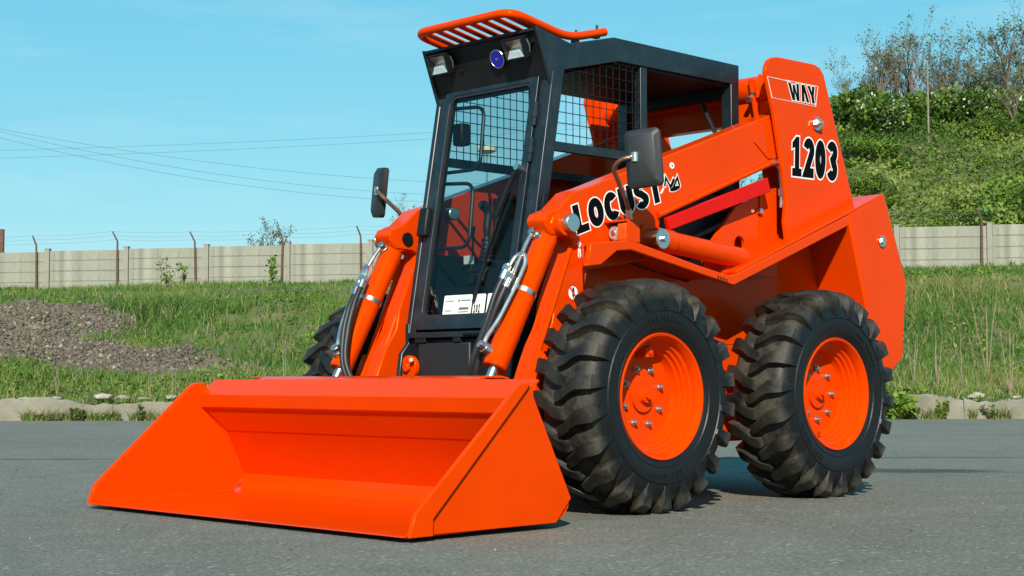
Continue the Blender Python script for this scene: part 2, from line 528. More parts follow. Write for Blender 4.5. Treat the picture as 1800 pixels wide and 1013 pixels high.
# asphalt yard: one sheet to the kerb and far out to the sides and behind the camera
def asphalt_mat():
    m = bpy.data.materials.new('asphalt')
    nt, N, L = nodes_of(m)
    b = N['Principled BSDF']
    tc = N.new('ShaderNodeTexCoord')
    def noise_(scale, detail=4, rough=0.6):
        n = N.new('ShaderNodeTexNoise')
        n.inputs['Scale'].default_value = scale; n.inputs['Detail'].default_value = detail; n.inputs['Roughness'].default_value = rough
        L.new(tc.outputs['Object'], n.inputs['Vector'])
        return n
    big = noise_(0.35, 4); mid = noise_(3.0, 8, 0.78); fine = noise_(70, 6, 0.85)
    vo = N.new('ShaderNodeTexVoronoi'); vo.inputs['Scale'].default_value = 75
    L.new(tc.outputs['Object'], vo.inputs['Vector'])
    r1 = N.new('ShaderNodeValToRGB')
    r1.color_ramp.elements[0].position = 0.3; r1.color_ramp.elements[0].color = (0.132, 0.130, 0.104, 1)
    r1.color_ramp.elements[1].position = 0.72; r1.color_ramp.elements[1].color = (0.174, 0.171, 0.138, 1)
    L.new(big.outputs['Fac'], r1.inputs[0])
    m1 = N.new('ShaderNodeMix'); m1.data_type = 'RGBA'; m1.blend_type = 'OVERLAY'; m1.inputs[0].default_value = 0.45
    L.new(r1.outputs[0], m1.inputs[6]); L.new(mid.outputs['Fac'], m1.inputs[7])
    m2 = N.new('ShaderNodeMix'); m2.data_type = 'RGBA'; m2.blend_type = 'OVERLAY'; m2.inputs[0].default_value = 0.70
    fr_ = N.new('ShaderNodeMapRange'); fr_.inputs[1].default_value = 0.36; fr_.inputs[2].default_value = 0.66
    L.new(fine.outputs['Fac'], fr_.inputs[0])
    L.new(m1.outputs[2], m2.inputs[6]); L.new(fr_.outputs[0], m2.inputs[7])
    # pale stone chips in the binder
    sp = N.new('ShaderNodeValToRGB')
    sp.color_ramp.elements[0].position = 0.80; sp.color_ramp.elements[0].color = (0, 0, 0, 1)
    sp.color_ramp.elements[1].position = 0.97; sp.color_ramp.elements[1].color = (0.8, 0.8, 0.8, 1)
    L.new(vo.outputs['Color'], sp.inputs[0])
    m3 = N.new('ShaderNodeMix'); m3.data_type = 'RGBA'
    L.new(sp.outputs[0], m3.inputs[0]); L.new(m2.outputs[2], m3.inputs[6]); m3.inputs[7].default_value = (0.36, 0.35, 0.29, 1)
    # old oil stain on the patched seam
    sx = N.new('ShaderNodeSeparateXYZ'); L.new(tc.outputs['Object'], sx.inputs[0])
    def lin(out, a, c):
        k = N.new('ShaderNodeMath'); k.operation = 'MULTIPLY_ADD'
        L.new(out, k.inputs[0]); k.inputs[1].default_value = a; k.inputs[2].default_value = c
        return k
    es = lin(sx.outputs['X'], 1 / 0.62, -2.12 / 0.62); ed = lin(sx.outputs['Y'], 1 / 0.26, -8.62 / 0.26)
    va = N.new('ShaderNodeCombineXYZ'); L.new(es.outputs[0], va.inputs[0]); L.new(ed.outputs[0], va.inputs[1])
    ln = N.new('ShaderNodeVectorMath'); ln.operation = 'LENGTH'; L.new(va.outputs[0], ln.inputs[0])
    ad = N.new('ShaderNodeMath'); ad.operation = 'MULTIPLY_ADD'; L.new(mid.outputs['Fac'], ad.inputs[0]); ad.inputs[1].default_value = 1.2; L.new(ln.outputs['Value'], ad.inputs[2])
    so = N.new('ShaderNodeMapRange'); so.inputs[1].default_value = 1.55; so.inputs[2].default_value = 1.05; so.inputs[3].default_value = 0; so.inputs[4].default_value = 0.75
    L.new(ad.outputs[0], so.inputs[0])
    m4 = N.new('ShaderNodeMix'); m4.data_type = 'RGBA'
    L.new(so.outputs[0], m4.inputs[0]); L.new(m3.outputs[2], m4.inputs[6]); m4.inputs[7].default_value = (0.032, 0.028, 0.024, 1)
    L.new(m4.outputs[2], b.inputs['Base Color'])
    b.inputs['Roughness'].default_value = 0.85
    b.inputs['Specular IOR Level'].default_value = 0.3
    bp = N.new('ShaderNodeBump'); bp.inputs['Strength'].default_value = 0.55; bp.inputs['Distance'].default_value = 0.006
    hh = N.new('ShaderNodeMath'); hh.operation = 'MULTIPLY_ADD'; hh.inputs[1].default_value = 0.6
    L.new(vo.outputs['Distance'], hh.inputs[0]); L.new(fine.outputs['Fac'], hh.inputs[2])
    L.new(hh.outputs[0], bp.inputs['Height']); L.new(bp.outputs[0], b.inputs['Normal'])
    return m
ASPHALT = asphalt_mat()
YM = Matrix.Translation(YO) @ Matrix(((YS.x, YD.x, 0, 0), (YS.y, YD.y, 0, 0), (0, 0, 1, 0), (0, 0, 0, 1)))
def yobj(name, mb, m, **k):
    """object whose local x, y are the yard's s, d"""
    o = obj(name, mb, m, **k)
    o.matrix_world = YM
    return o
g = MB(); g.add([(-300, -300, 0), (300, -300, 0), (300, KERB_D + 0.15, 0), (-300, KERB_D + 0.15, 0)], [(0, 1, 2, 3)])
tag(yobj('asphalt_yard', g, ASPHALT, angle=0, recalc=False), kind='structure')
g = MB(); g.add([(-1500, -1500, -0.6), (1500, -1500, -0.6), (1500, 2500, -0.6), (-1500, 2500, -0.6)], [(0, 1, 2, 3)])
SOIL = mat('far_soil', (0.12, 0.13, 0.06), 0.95, var=0.3, scale=0.05)
tag(yobj('ground', g, SOIL, angle=0, recalc=False), kind='structure')

# dark joint lines of old patching in the asphalt, ragged thin strips
rng = random.Random(5)
def seam(d0, s0, s1, wid, name='asphalt_joint', slope=0.0):
    b = MB(); vs = []
    n = int((s1 - s0) / 0.12)
    for i in range(n + 1):
        s = s0 + (s1 - s0) * i / n
        d = d0 + slope * (s - s0) + 0.012 * math.sin(s * 3.1) + rng.uniform(-.006, .006)
        ww = wid * rng.uniform(0.55, 1.3)
        vs += [(s, d - ww / 2, 0.004), (s, d + ww / 2, 0.004)]
    b.add(vs, [(2 * i, 2 * i + 2, 2 * i + 3, 2 * i + 1) for i in range(n)])
    tag(yobj(name, b, JOINT, angle=0, recalc=False), kind='structure')
JOINT = mat('bitumen_joint', (0.030, 0.030, 0.030), 0.9, var=0.5, scale=5)
seam(10.0, -8, 8, 0.030, slope=-0.004)
seam(8.42, 1.2, 6.5, 0.016, slope=0.01)
seam(12.4, -8, -2.0, 0.022, slope=0.01)

# terrain: verge, bank, shelf up to the wall, hillside
def terrain_mat():
    m = bpy.data.materials.new('bank_soil')
    nt, N, L = nodes_of(m)
    b = N['Principled BSDF']
    at = N.new('ShaderNodeAttribute'); at.attribute_name = 'gravel'
    tc = N.new('ShaderNodeTexCoord')
    n1 = N.new('ShaderNodeTexNoise'); n1.inputs['Scale'].default_value = 1.2; n1.inputs['Detail'].default_value = 8; n1.inputs['Roughness'].default_value = 0.7
    L.new(tc.outputs['Object'], n1.inputs['Vector'])
    ra = N.new('ShaderNodeValToRGB')
    ra.color_ramp.elements[0].position = 0.35; ra.color_ramp.elements[0].color = (0.075, 0.105, 0.03, 1)
    ra.color_ramp.elements[1].position = 0.68; ra.color_ramp.elements[1].color = (0.17, 0.145, 0.075, 1)
    L.new(n1.outputs['Fac'], ra.inputs[0])
    n2 = N.new('ShaderNodeTexVoronoi'); n2.inputs['Scale'].default_value = 9
    L.new(tc.outputs['Object'], n2.inputs['Vector'])
    rb = N.new('ShaderNodeValToRGB')
    rb.color_ramp.elements[0].position = 0.0; rb.color_ramp.elements[0].color = (0.085, 0.07, 0.055, 1)
    rb.color_ramp.elements[1].position = 1.0; rb.color_ramp.elements[1].color = (0.21, 0.18, 0.14, 1)
    L.new(n2.outputs['Color'], rb.inputs[0])
    mx = N.new('ShaderNodeMix'); mx.data_type = 'RGBA'
    L.new(at.outputs['Fac'], mx.inputs[0]); L.new(ra.outputs[0], mx.inputs[6]); L.new(rb.outputs[0], mx.inputs[7])
    L.new(mx.outputs[2], b.inputs['Base Color'])
    b.inputs['Roughness'].default_value = 0.95
    b.inputs['Specular IOR Level'].default_value = 0.1
    bp = N.new('ShaderNodeBump'); bp.inputs['Strength'].default_value = 0.8; bp.inputs['Distance'].default_value = 0.06
    L.new(n1.outputs['Fac'], bp.inputs['Height']); L.new(bp.outputs[0], b.inputs['Normal'])
    return m
ds = np.concatenate([np.arange(19.28, 34, 0.16), np.arange(34, 64, 0.5), np.arange(64, 130, 1.5), np.array([140, 160, 200, 260])])
qs = np.concatenate([np.linspace(-1.6, -0.45, 14)[:-1], np.linspace(-0.45, 0.45, 240), np.linspace(0.45, 1.6, 14)[1:]])
S, D = np.meshgrid(qs, ds); S = S * np.maximum(D, 19)
Z = H(S, D)
Z[0, :] = -0.05
nr, nc = S.shape
ii = (np.arange(nr - 1)[:, None] * nc + np.arange(nc - 1)[None]).ravel()
me = np_mesh('bank', np.stack([S, D, Z], -1).reshape(-1, 3), np.stack([ii, ii + 1, ii + nc + 1, ii + nc], 1), terrain_mat(), smooth=True)
a = me.attributes.new('gravel', 'FLOAT', 'POINT'); a.data.foreach_set('value', gravel_mask(S, D).ravel().astype(np.float32))
o = link_mesh('grassy_bank', me); o.matrix_world = YM; tag(o, kind='structure')

# kerb: weathered concrete lengths with a broken top
CONC = mat('weathered_concrete', (0.205, 0.185, 0.14), 0.9, var=0.30, scale=1.6, bump=0.6, bscale=25, dirt=(0.13, 0.125, 0.075), dirtamt=0.95, dirtscale=4.0)
kerb = empty('concrete_kerb', yard(0, KERB_D)); tag(kerb, kind='structure')
rng = random.Random(11)
k = -15
while k < 15:
    ln = rng.uniform(2.6, 4.2)
    b = MB(); n = 30; prof = []
    d0 = KERB_D + rng.uniform(-.015, .02)
    for i in range(n + 1):
        s = k + (ln - 0.008) * i / n
        h = 0.245 + 0.03 * math.sin(s * 1.7) + 0.02 * math.sin(s * 5.3) + rng.uniform(-.035, .02)
        b.v += [(s, d0 - 0.01, -0.02), (s, d0 + rng.uniform(0, .02), h - 0.03), (s, d0 + 0.035 + rng.uniform(0, .03), h), (s, d0 + 0.27, h - rng.uniform(0, .03)), (s, d0 + 0.27, -0.02)]
    for i in range(n):
        for j in range(4):
            p = i * 5 + j
            b.f.append((p, p + 5, p + 6, p + 1))
    b.f += [(0, 1, 2, 3, 4), tuple(n * 5 + j for j in (4, 3, 2, 1, 0))]
    o = obj('kerb_stone', b, CONC, angle=25); o.parent = kerb
    o.matrix_world = YM
    k += ln
bpy.context.view_layer.update()
for c_ in kerb.children:
    c_.matrix_parent_inverse = Matrix.Identity(4)
    c_.matrix_basis = kerb.matrix_world.inverted() @ YM

# ------------------------------------------------------------------ concrete panel wall with its posts and slabs
WALLC = mat('wall_concrete', (0.250, 0.250, 0.200), 0.9, var=0.22, scale=0.9, bump=0.3, bscale=12, dirt=(0.14, 0.135, 0.105), dirtamt=0.8, dirtscale=1.3, stretch=(2.2, 2.2, 0.5))
POSTC = mat('post_concrete', (0.25, 0.24, 0.20), 0.9, var=0.2, scale=2.0, dirt=(0.2, 0.18, 0.14), dirtamt=0.6, dirtscale=2)
def wall_pt(k):
    s = -16.816 + 3 * k * math.cos(WALL_A)
    return s, 57.5 - 3 * k * math.sin(WALL_A)
WROT = YROT - WALL_A * -1 * -1
wroot = empty('concrete_wall', yard(*wall_pt(5), 3.9))
tag(wroot, 'long pale precast concrete panel wall running along the top of the bank', 'wall')
slab_me = {}
def slab_mesh(v):
    b = MB(); b.box(0.10, 2.90, -0.035, 0.035, 0.006, 0.374)
    b.box(0.16, 2.84, -0.05, -0.034, 0.03, 0.345)
    me = bpy.data.meshes.new('slab'); me.from_pydata(b.v, [], b.f); me.update(); finish(me, WALLC, 30)
    return me
pb = MB(); pb.box(-0.085, 0.085, -0.085, 0.085, -0.6, 1.56); pb.box(-0.10, 0.10, -0.10, 0.10, 1.56, 1.585)
post_me = bpy.data.meshes.new('post'); post_me.from_pydata(pb.v, [], pb.f); post_me.update(); finish(post_me, POSTC, 30)
smesh = slab_mesh(0)
HEAD = math.atan2((YS * math.cos(WALL_A) - YD * math.sin(WALL_A)).y, (YS * math.cos(WALL_A) - YD * math.sin(WALL_A)).x)
rng = random.Random(3)
bpy.context.view_layer.update()
WI = wroot.matrix_world.inverted()
for k in range(-8, 20):
    s, d = wall_pt(k)
    z = wall_top(s) - 1.53
    for nm, mesh, dz in [('post', post_me, 0.0)] + [('slab', smesh, 0.375 * j) for j in range(4)]:
        o = bpy.data.objects.new(nm, mesh); col.objects.link(o); o.parent = wroot
        yo = rng.uniform(-.012, .012) if nm == 'slab' else 0
        p = yard(s, d + yo, z + dz)
        o.matrix_basis = WI @ (Matrix.Translation(p) @ Matrix.Rotation(HEAD + (rng.uniform(-.004, .004) if nm == 'slab' else 0), 4, 'Z'))
# rusty stakes with a bent arm and strands of barbed wire
stakes = []
for i, k in enumerate(range(-3, 16)):
    kk = k - 0.10 + rng.uniform(-.03, .03)
    s, d = wall_pt(kk)
    z = wall_top(s) - 1.45
    p = yard(s, d - 0.14, z)
    b = MB()
    lean = rng.uniform(-.05, .05); hh = rng.uniform(1.58, 1.72)
    e = -0.16 + rng.uniform(-.04, .04)
    b.tube([(0, 0, -0.2), (lean * .4, 0, hh * .5), (lean, 0.0, hh), (lean + e, 0.02, hh + 0.36)], [0.045, 0.042, 0.036, 0.028], n=6)
    o = obj('fence_stake', b, RUST, loc=p, angle=50)
    o.rotation_euler = (0, 0, HEAD)
    stakes.append((s, d, z + hh, lean, e))
    tag(o, 'rusty steel stake with a bent top against the concrete wall, ' + ORD[i] + ' from the left', 'stake', 'stakes along the concrete wall')
for j, t in enumerate((0.15, 0.55, 0.95)):
    b = MB(); path = []
    for (s, d, z, lean, e) in stakes:
        path.append(yard(s + lean + e * t, d - 0.14 - .02, z + 0.36 * t + 0.01))
    full = []
    for a_, c_ in zip(path, path[1:]):
        for q in range(4):
            f_ = q / 4
            pp = a_.lerp(c_, f_); pp.z -= 0.05 * 4 * f_ * (1 - f_)
            full.append(pp)
    full.append(path[-1])
    b.tube(full, 0.0045, n=4)
    tag(obj('barbed_wire', b, WIREM), ['lowest', 'middle', 'topmost'][j] + ' thin wire strand strung between the rusty stakes', 'wire', 'wires above the wall')

# ------------------------------------------------------------------ gravel, stones, grass
nrng = np.random.default_rng(4)
def scatter_cards(pos, length, width, lean, tint, name, m, seg=2, up=None):
    """blades: each a tapered strip of seg quads"""
    n = len(pos)
    az = nrng.uniform(0, 2 * math.pi, n)
    face = nrng.uniform(0, 2 * math.pi, n)
    dirx = np.cos(az) * lean; diry = np.sin(az) * lean
    wx = np.cos(face); wy = np.sin(face)
    V = []
    for i in range(seg + 1):
        t = i / seg
        wdt = width * (1 - t) ** 0.6 * 0.5 + 0.001
        cx = pos[:, 0] + dirx * length * t * t; cy = pos[:, 1] + diry * length * t * t
        cz = pos[:, 2] + length * (t - 0.25 * lean * t * t)
        V.append(np.stack([cx - wx * wdt, cy - wy * wdt, cz], 1)); V.append(np.stack([cx + wx * wdt, cy + wy * wdt, cz], 1))
    V = np.stack(V, 1)                        # n, 2(seg+1), 3
    m_ = 2 * (seg + 1)
    base = np.arange(n)[:, None] * m_
    Q = np.concatenate([base + np.array([[2 * i, 2 * i + 1, 2 * i + 3, 2 * i + 2]]) for i in range(seg)], 0)
    T = np.concatenate([tint] * seg)
    me = np_mesh(name, V.reshape(-1, 3), Q, m, T)
    o = link_mesh(name, me); o.matrix_world = YM
    return o
def grass_zone(n_tuft, d0, d1, qmin, qmax, blades, lmin, lmax, wid, name, keep):
    d = np.sqrt(nrng.uniform(d0 * d0, d1 * d1, n_tuft)); q = nrng.uniform(qmin, qmax, n_tuft); s = q * d
    k = keep(s, d) > nrng.uniform(0, 1, n_tuft)
    s, d = s[k], d[k]
    clump = 0.5 + 0.5 * vnoise(s, d, 1.6, 21)
    dry = 0.5 + 0.5 * vnoise(s, d, 2.7, 22)
    n = len(s)
    sb = np.repeat(s, blades) + nrng.normal(0, 0.05, n * blades); db = np.repeat(d, blades) + nrng.normal(0, 0.05, n * blades)
    Lh = (lmin + (lmax - lmin) * np.repeat(clump, blades)) * nrng.uniform(0.5, 1.25, n * blades)
    t = np.clip(np.repeat(0.06 + 0.80 * dry ** 1.3, blades) + nrng.normal(0, 0.17, n * blades), 0, 1)
    t = np.where(nrng.uniform(0, 1, n * blades) < 0.10, 0.95, t)
    pos = np.stack([sb, db, H(sb, db) - 0.02], 1)
    o = scatter_cards(pos, Lh, wid, nrng.uniform(0.1, 0.75, n * blades), t, name, GRASSM)
    return o
def bank_keep(s, d):
    g = gravel_mask(s, d)
    bald = smooth(0.1, 0.6, vnoise(s, d, 1.0, 31)) * 0.75
    return np.clip((1 - 0.985 * g) * (1 - bald), 0, 1)
tag(grass_zone(36000, 19.5, 33.5, -0.60, 0.60, 6, 0.10, 0.34, 0.017, 'bank_grass', bank_keep), 'spring grass growing over the verge and the bank', 'grass', kind='stuff')
tag(grass_zone(19000, 33.5, 57.5, -0.56, 0.56, 5, 0.10, 0.28, 0.03, 'shelf_grass', lambda s, d: np.where(d < 57.3 - (s + 16.8) * math.tan(WALL_A), 1.0, 0.0) * (0.75 + 0.25 * vnoise(s, d, 2, 5))), 'grass growing on the rise below the concrete wall', 'grass', kind='stuff')
# broad-leaved ground cover in clumps between the grass
n = 60000
d = np.sqrt(nrng.uniform(19.6 ** 2, 33 ** 2, n)); s = nrng.uniform(-0.42, 0.42, n) * d
k = ((vnoise(s, d, 0.9, 51) + 0.6 * vnoise(s, d, 0.35, 52)) > 0.28) & (gravel_mask(s, d) < 0.4)
s, d = s[k], d[k]; n = len(s)
hgt = nrng.uniform(0, 1, n) * (0.10 + 0.22 * np.clip(vnoise(s, d, 0.9, 51), 0, 1))
def leaf_cards(n, fpos, size, fixed_up=0.3, tintf=None):
    """n leaf quads; fpos returns points (n,3)"""
    P = fpos(n)
    N_ = nrng.normal(0, 1, (n, 3)); N_[:, 2] += fixed_up
    N_ /= np.linalg.norm(N_, axis=1)[:, None]
    A = np.cross(N_, nrng.normal(0, 1, (n, 3))); A /= np.linalg.norm(A, axis=1)[:, None]
    B = np.cross(N_, A)
    sz = size * nrng.uniform(0.55, 1.35, n)[:, None]
    V = np.stack([P - A * sz, P - B * sz * 0.55, P + A * sz, P + B * sz * 0.55], 1)
    return V.reshape(-1, 3), np.arange(n * 4).reshape(n, 4)
V, Q = leaf_cards(n, lambda k_: np.stack([s, d, H(s, d) + hgt + .02], 1), 0.032, 0.6)
o = link_mesh('ground_cover', np_mesh('ground_cover', V, Q, LEAFM, np.clip(0.55 + 0.3 * vnoise(s, d, 1.5, 53) + nrng.normal(0, .12, n), 0, .88))); o.matrix_world = YM
tag(o, 'leafy weeds growing in clumps through the bank grass', 'ground cover', kind='stuff')
# gravel stones on the bare slope and rubble at its foot
def stones(n, name, d0, d1, q0, q1, maskf, r0, r1, label):
    d = nrng.uniform(d0, d1, n); s = nrng.uniform(q0, q1, n) * d
    k = maskf(s, d) > nrng.uniform(0, 1, n)
    s, d = s[k], d[k]; n = len(s)
    r = r0 + (r1 - r0) * nrng.uniform(0, 1, n) ** 3
    oct_ = np.array([(1, 0, 0), (-1, 0, 0), (0, 1, 0), (0, -1, 0), (0, 0, 1), (0, 0, -1)], float)
    tri = np.array([(0, 2, 4), (2, 1, 4), (1, 3, 4), (3, 0, 4), (2, 0, 5), (1, 2, 5), (3, 1, 5), (0, 3, 5)])
    V = oct_[None] * nrng.uniform(0.55, 1.25, (n, 6, 1)) * r[:, None, None]
    V = V + nrng.normal(0, 0.2, (n, 6, 3)) * r[:, None, None]
    a = nrng.uniform(0, 6.3, n); ca, sa = np.cos(a)[:, None], np.sin(a)[:, None]
    x = V[:, :, 0] * ca - V[:, :, 1] * sa; y = V[:, :, 0] * sa + V[:, :, 1] * ca
    V = np.stack([x + s[:, None], y + d[:, None], V[:, :, 2] * 0.8 + (H(s, d) + r * 0.25)[:, None]], 2)
    Q = (np.arange(n)[:, None, None] * 6 + tri[None]).reshape(-1, 3)
    T = np.repeat(np.clip(nrng.beta(2, 3.2, n), 0, 1), 8)
    o = link_mesh(name, np_mesh(name, V.reshape(-1, 3), Q, STONEM, T)); o.matrix_world = YM
    return tag(o, label, 'gravel', kind='stuff')
stones(90000, 'bank_gravel', 21.5, 32.4, -0.58, -0.12, lambda s, d: gravel_mask(s, d), 0.012, 0.062, 'loose grey brown gravel on the bare slope')
stones(2600, 'verge_rubble', 19.42, 22.5, -0.42, 0.42, lambda s, d: np.full_like(s, 0.6), 0.015, 0.06, 'small rubble lying in the verge grass')
# loose chips on the asphalt
n = 420
d = nrng.uniform(2.6, 18.5, n); s = nrng.uniform(-0.36, 0.36, n) * d
oct_ = np.array([(1, 0, 0), (-1, 0, 0), (0, 1, 0), (0, -1, 0), (0, 0, 1), (0, 0, -0.3)], float)
tri = np.array([(0, 2, 4), (2, 1, 4), (1, 3, 4), (3, 0, 4), (2, 0, 5), (1, 2, 5), (3, 1, 5), (0, 3, 5)])
r = nrng.uniform(0.002, 0.0075, n)
V = oct_[None] * nrng.uniform(0.5, 1.3, (n, 6, 1)) * r[:, None, None] + np.stack([s, d, r * 0.35], 1)[:, None]
o = link_mesh('asphalt_chips', np_mesh('asphalt_chips', V.reshape(-1, 3), (np.arange(n)[:, None, None] * 6 + tri[None]).reshape(-1, 3), STONEM, np.repeat(nrng.uniform(0.4, 1, n), 8)))
o.matrix_world = YM
tag(o, 'tiny pale stone chips strewn over the asphalt', 'gravel', kind='stuff')

# pale rocks on the kerb
rng = random.Random(21)
def rock(s, d, z, sx, sy, sz, label):
    bm = bmesh.new(); bmesh.ops.create_icosphere(bm, subdivisions=1, radius=1)
    sd_ = rng.uniform(0, 50)
    for v in bm.verts:
        nz = noise.noise(v.co * 1.3 + Vector((sd_, 0, 0)))
        v.co *= 1 + 0.55 * nz
        v.co.x *= sx * .75; v.co.y *= sy * .8; v.co.z *= sz * .42
        v.co.z = max(v.co.z, -sz * 0.5)
    me = bpy.data.meshes.new('rock'); bm.to_mesh(me); bm.free(); finish(me, WHITEROCK, 20)
    o = link_mesh('rock', me, loc=yard(s, d, z + sz * 0.45), rz=rng.uniform(0, 3))
    tag(o, label, 'rock', 'pale rocks on the kerb')
for i, (px, wd_, ht) in enumerate([(45, .13, .05), (100, .10, .06), (180, .16, .10), (215, .13, .08), (255, .1, .05), (300, .17, .08)]):
    rock((px - 900) / 2797 * 19.35, 19.35, 0.24, wd_, .1, ht, 'pale broken rock lying on the kerb left of the bucket, ' + ORD[i] + ' from the left')
for i, (px, wd_, ht) in enumerate([(1612, .05, .05), (1622, .04, .035), (1664, .08, .045), (1713, .15, .10), (1738, .06, .04), (1782, .09, .06)]):
    rock((px - 900) / 2797 * 19.4, 19.4, 0.23, wd_, .08, ht, 'pale broken rock lying on the kerb right of the loader, ' + ORD[i] + ' from the left')
rock((505 - 900) / 2797 * 20.5, 20.5, 0.30, .12, .1, .13, 'pale block standing in the grass behind the far front tyre')

# ------------------------------------------------------------------ plants
def lobes_fn(lobes):
    c = np.array([l[:3] for l in lobes]); r = np.array([l[3:6] for l in lobes])
    wgt = (r[:, 0] * r[:, 1] * r[:, 2]) ** (2 / 3); wgt = wgt / wgt.sum()
    def f(n):
        i = nrng.choice(len(c), n, p=wgt)
        u = nrng.normal(0, 1, (n, 3)); u /= np.linalg.norm(u, axis=1)[:, None]
        rad = nrng.uniform(0.45, 1.0, n) ** 0.5 + nrng.normal(0, 0.06, n)
        p = c[i] + u * r[i] * rad[:, None]
        p[:, 2] = np.abs(p[:, 2])
        return p
    return f
def shrub_proto(seed, flower=0.0, w=1.0, h=1.0, nl=3000, size=0.055, nlobe=11):
    rg = random.Random(seed)
    lobes = []
    for i in range(nlobe):
        a = rg.uniform(0, 6.28); rr = rg.uniform(0.0, 0.75) * w
        hz = rg.uniform(0.25, 0.8) * h
        q = rg.uniform(0.26, 0.46)
        lobes.append((math.cos(a) * rr, math.sin(a) * rr, hz, q * w, q * w, q * h * 0.85))
    V, Q = leaf_cards(nl, lobes_fn(lobes), size)
    cz = V.reshape(-1, 4, 3).mean(1)
    t = np.clip(0.42 + 0.28 * vnoise(cz[:, 0] + cz[:, 2] * .7, cz[:, 1] + cz[:, 2], 0.35, seed) + nrng.normal(0, 0.14, nl), 0, 0.88)
    if flower:
        fl = (vnoise(cz[:, 0] * 1.3 + cz[:, 2], cz[:, 1], 0.4, seed + 5) > 0.0) & (nrng.uniform(0, 1, nl) < flower)
        t = np.where(fl, nrng.uniform(0.94, 1, nl), t)
    fol = np_mesh('foliage', V, Q, LEAFM, t)
    b = MB()
    for i in range(7):
        a = rg.uniform(0, 6.28); l = lobes[i % nlobe]
        b.tube([(0.06 * math.cos(a), 0.06 * math.sin(a), -0.05), (l[0] * .4, l[1] * .4, l[2] * .5), (l[0], l[1], l[2])], [0.03, 0.02, 0.006], n=4)
    st = bpy.data.meshes.new('stems'); st.from_pydata(b.v, [], b.f); st.update(); finish(st, BARK, 40, False)
    return fol, st
SHR = [shrub_proto(1), shrub_proto(2, w=1.2, h=.85), shrub_proto(3, h=1.15), shrub_proto(4, flower=0.15), shrub_proto(5, flower=0.07, w=1.1)]
def shrub(proto, s, d, size, label, group=None, name='shrub', flat=1.0):
    z = float(H(s, d)) - 0.05
    r_ = empty(name, yard(s, d, z), random.Random(s * 7 + d).uniform(0, 6.28))
    tag(r_, label, 'shrub', group)
    fol, st = SHR[proto]
    link_mesh('foliage', fol, r_, sc=(size, size, size * flat)); link_mesh('stems', st, r_, sc=(size, size, size * flat))
    return r_
def px_sd(px, d):
    return (px - 900) / 2797 * d
rng = random.Random(77)
# hillside thicket behind the wall, right of the loader
for (px, d, sz, pr_, lab) in [
    (1500, 88, 2.6, 0, 'dark leafy shrub on the skyline just right of the orange tower plate'),
    (1560, 84, 2.2, 3, 'white flowering shrub on the hillside nearest the orange tower plate'),
    (1590, 90, 2.4, 1, 'dark green shrub below the leftmost bare trees on the hill'),
    (1700, 88, 2.5, 4, 'white flecked flowering shrub right of the thin pale pole'),
    (1660, 90, 2.2, 2, 'green shrub on the skyline directly behind the thin pale pole'),
    (1752, 88, 2.4, 3, 'pale flowering shrub below the tallest dark tree'),
    (1800, 90, 2.7, 0, 'dark shrub on the skyline at the right edge of the photo'),
    (1783, 62, 2.0, 2, 'dark glossy shrub directly above the wall at the right photo edge'),
    (1800, 66, 2.3, 0, 'tall dark shrub behind the wall beside the right photo edge'),
    (1530, 78, 1.4, 1, 'low green shrub beside the black number on the tower plate')]:
    shrub(pr_, px_sd(px, d), d, sz, lab, 'shrubs on the hillside')
for i in range(34):
    d = rng.uniform(64, 90); px = rng.uniform(1010, 1840)
    shrub(rng.choice([0, 1, 2, 1, 2, 4]), px_sd(px, d), d, rng.uniform(0.7, 1.5), 'low green bush in the thicket covering the hillside behind the wall', 'low bushes in the hillside thicket', flat=0.8)
# tall undergrowth between the shrubs: one mass nobody could count
n = 120000
d = nrng.uniform(55, 96, n); q = nrng.uniform(-0.10, 0.52, n); s = q * d
k = (d > 55.5 - (s + 16.8) * math.tan(WALL_A) * -0 + 2.2 - (s + 16.8) * math.tan(WALL_A)) & (nrng.uniform(0, 1, n) < smooth(-0.05, 0.12, q))
s, d = s[k], d[k]; n = len(s)
hh = nrng.uniform(0, 1, n) ** 1.3 * (0.35 + 0.55 * (0.5 + 0.5 * vnoise(s, d, 2.3, 41)))
P_ = np.stack([s, d, H(s, d) + hh], 1)
V, Q = leaf_cards(n, lambda k_: P_, 0.10, 0.2)
t = np.clip(0.50 + 0.46 * vnoise(s, d, 4.0, 42) + 0.22 * vnoise(s, d, 0.9, 43) + nrng.normal(0, 0.13, n), 0, 0.9)
o = link_mesh('hill_undergrowth', np_mesh('hill_undergrowth', V, Q, LEAFM, t)); o.matrix_world = YM
tag(o, 'dense green undergrowth covering the hillside behind the wall', 'undergrowth', kind='stuff')

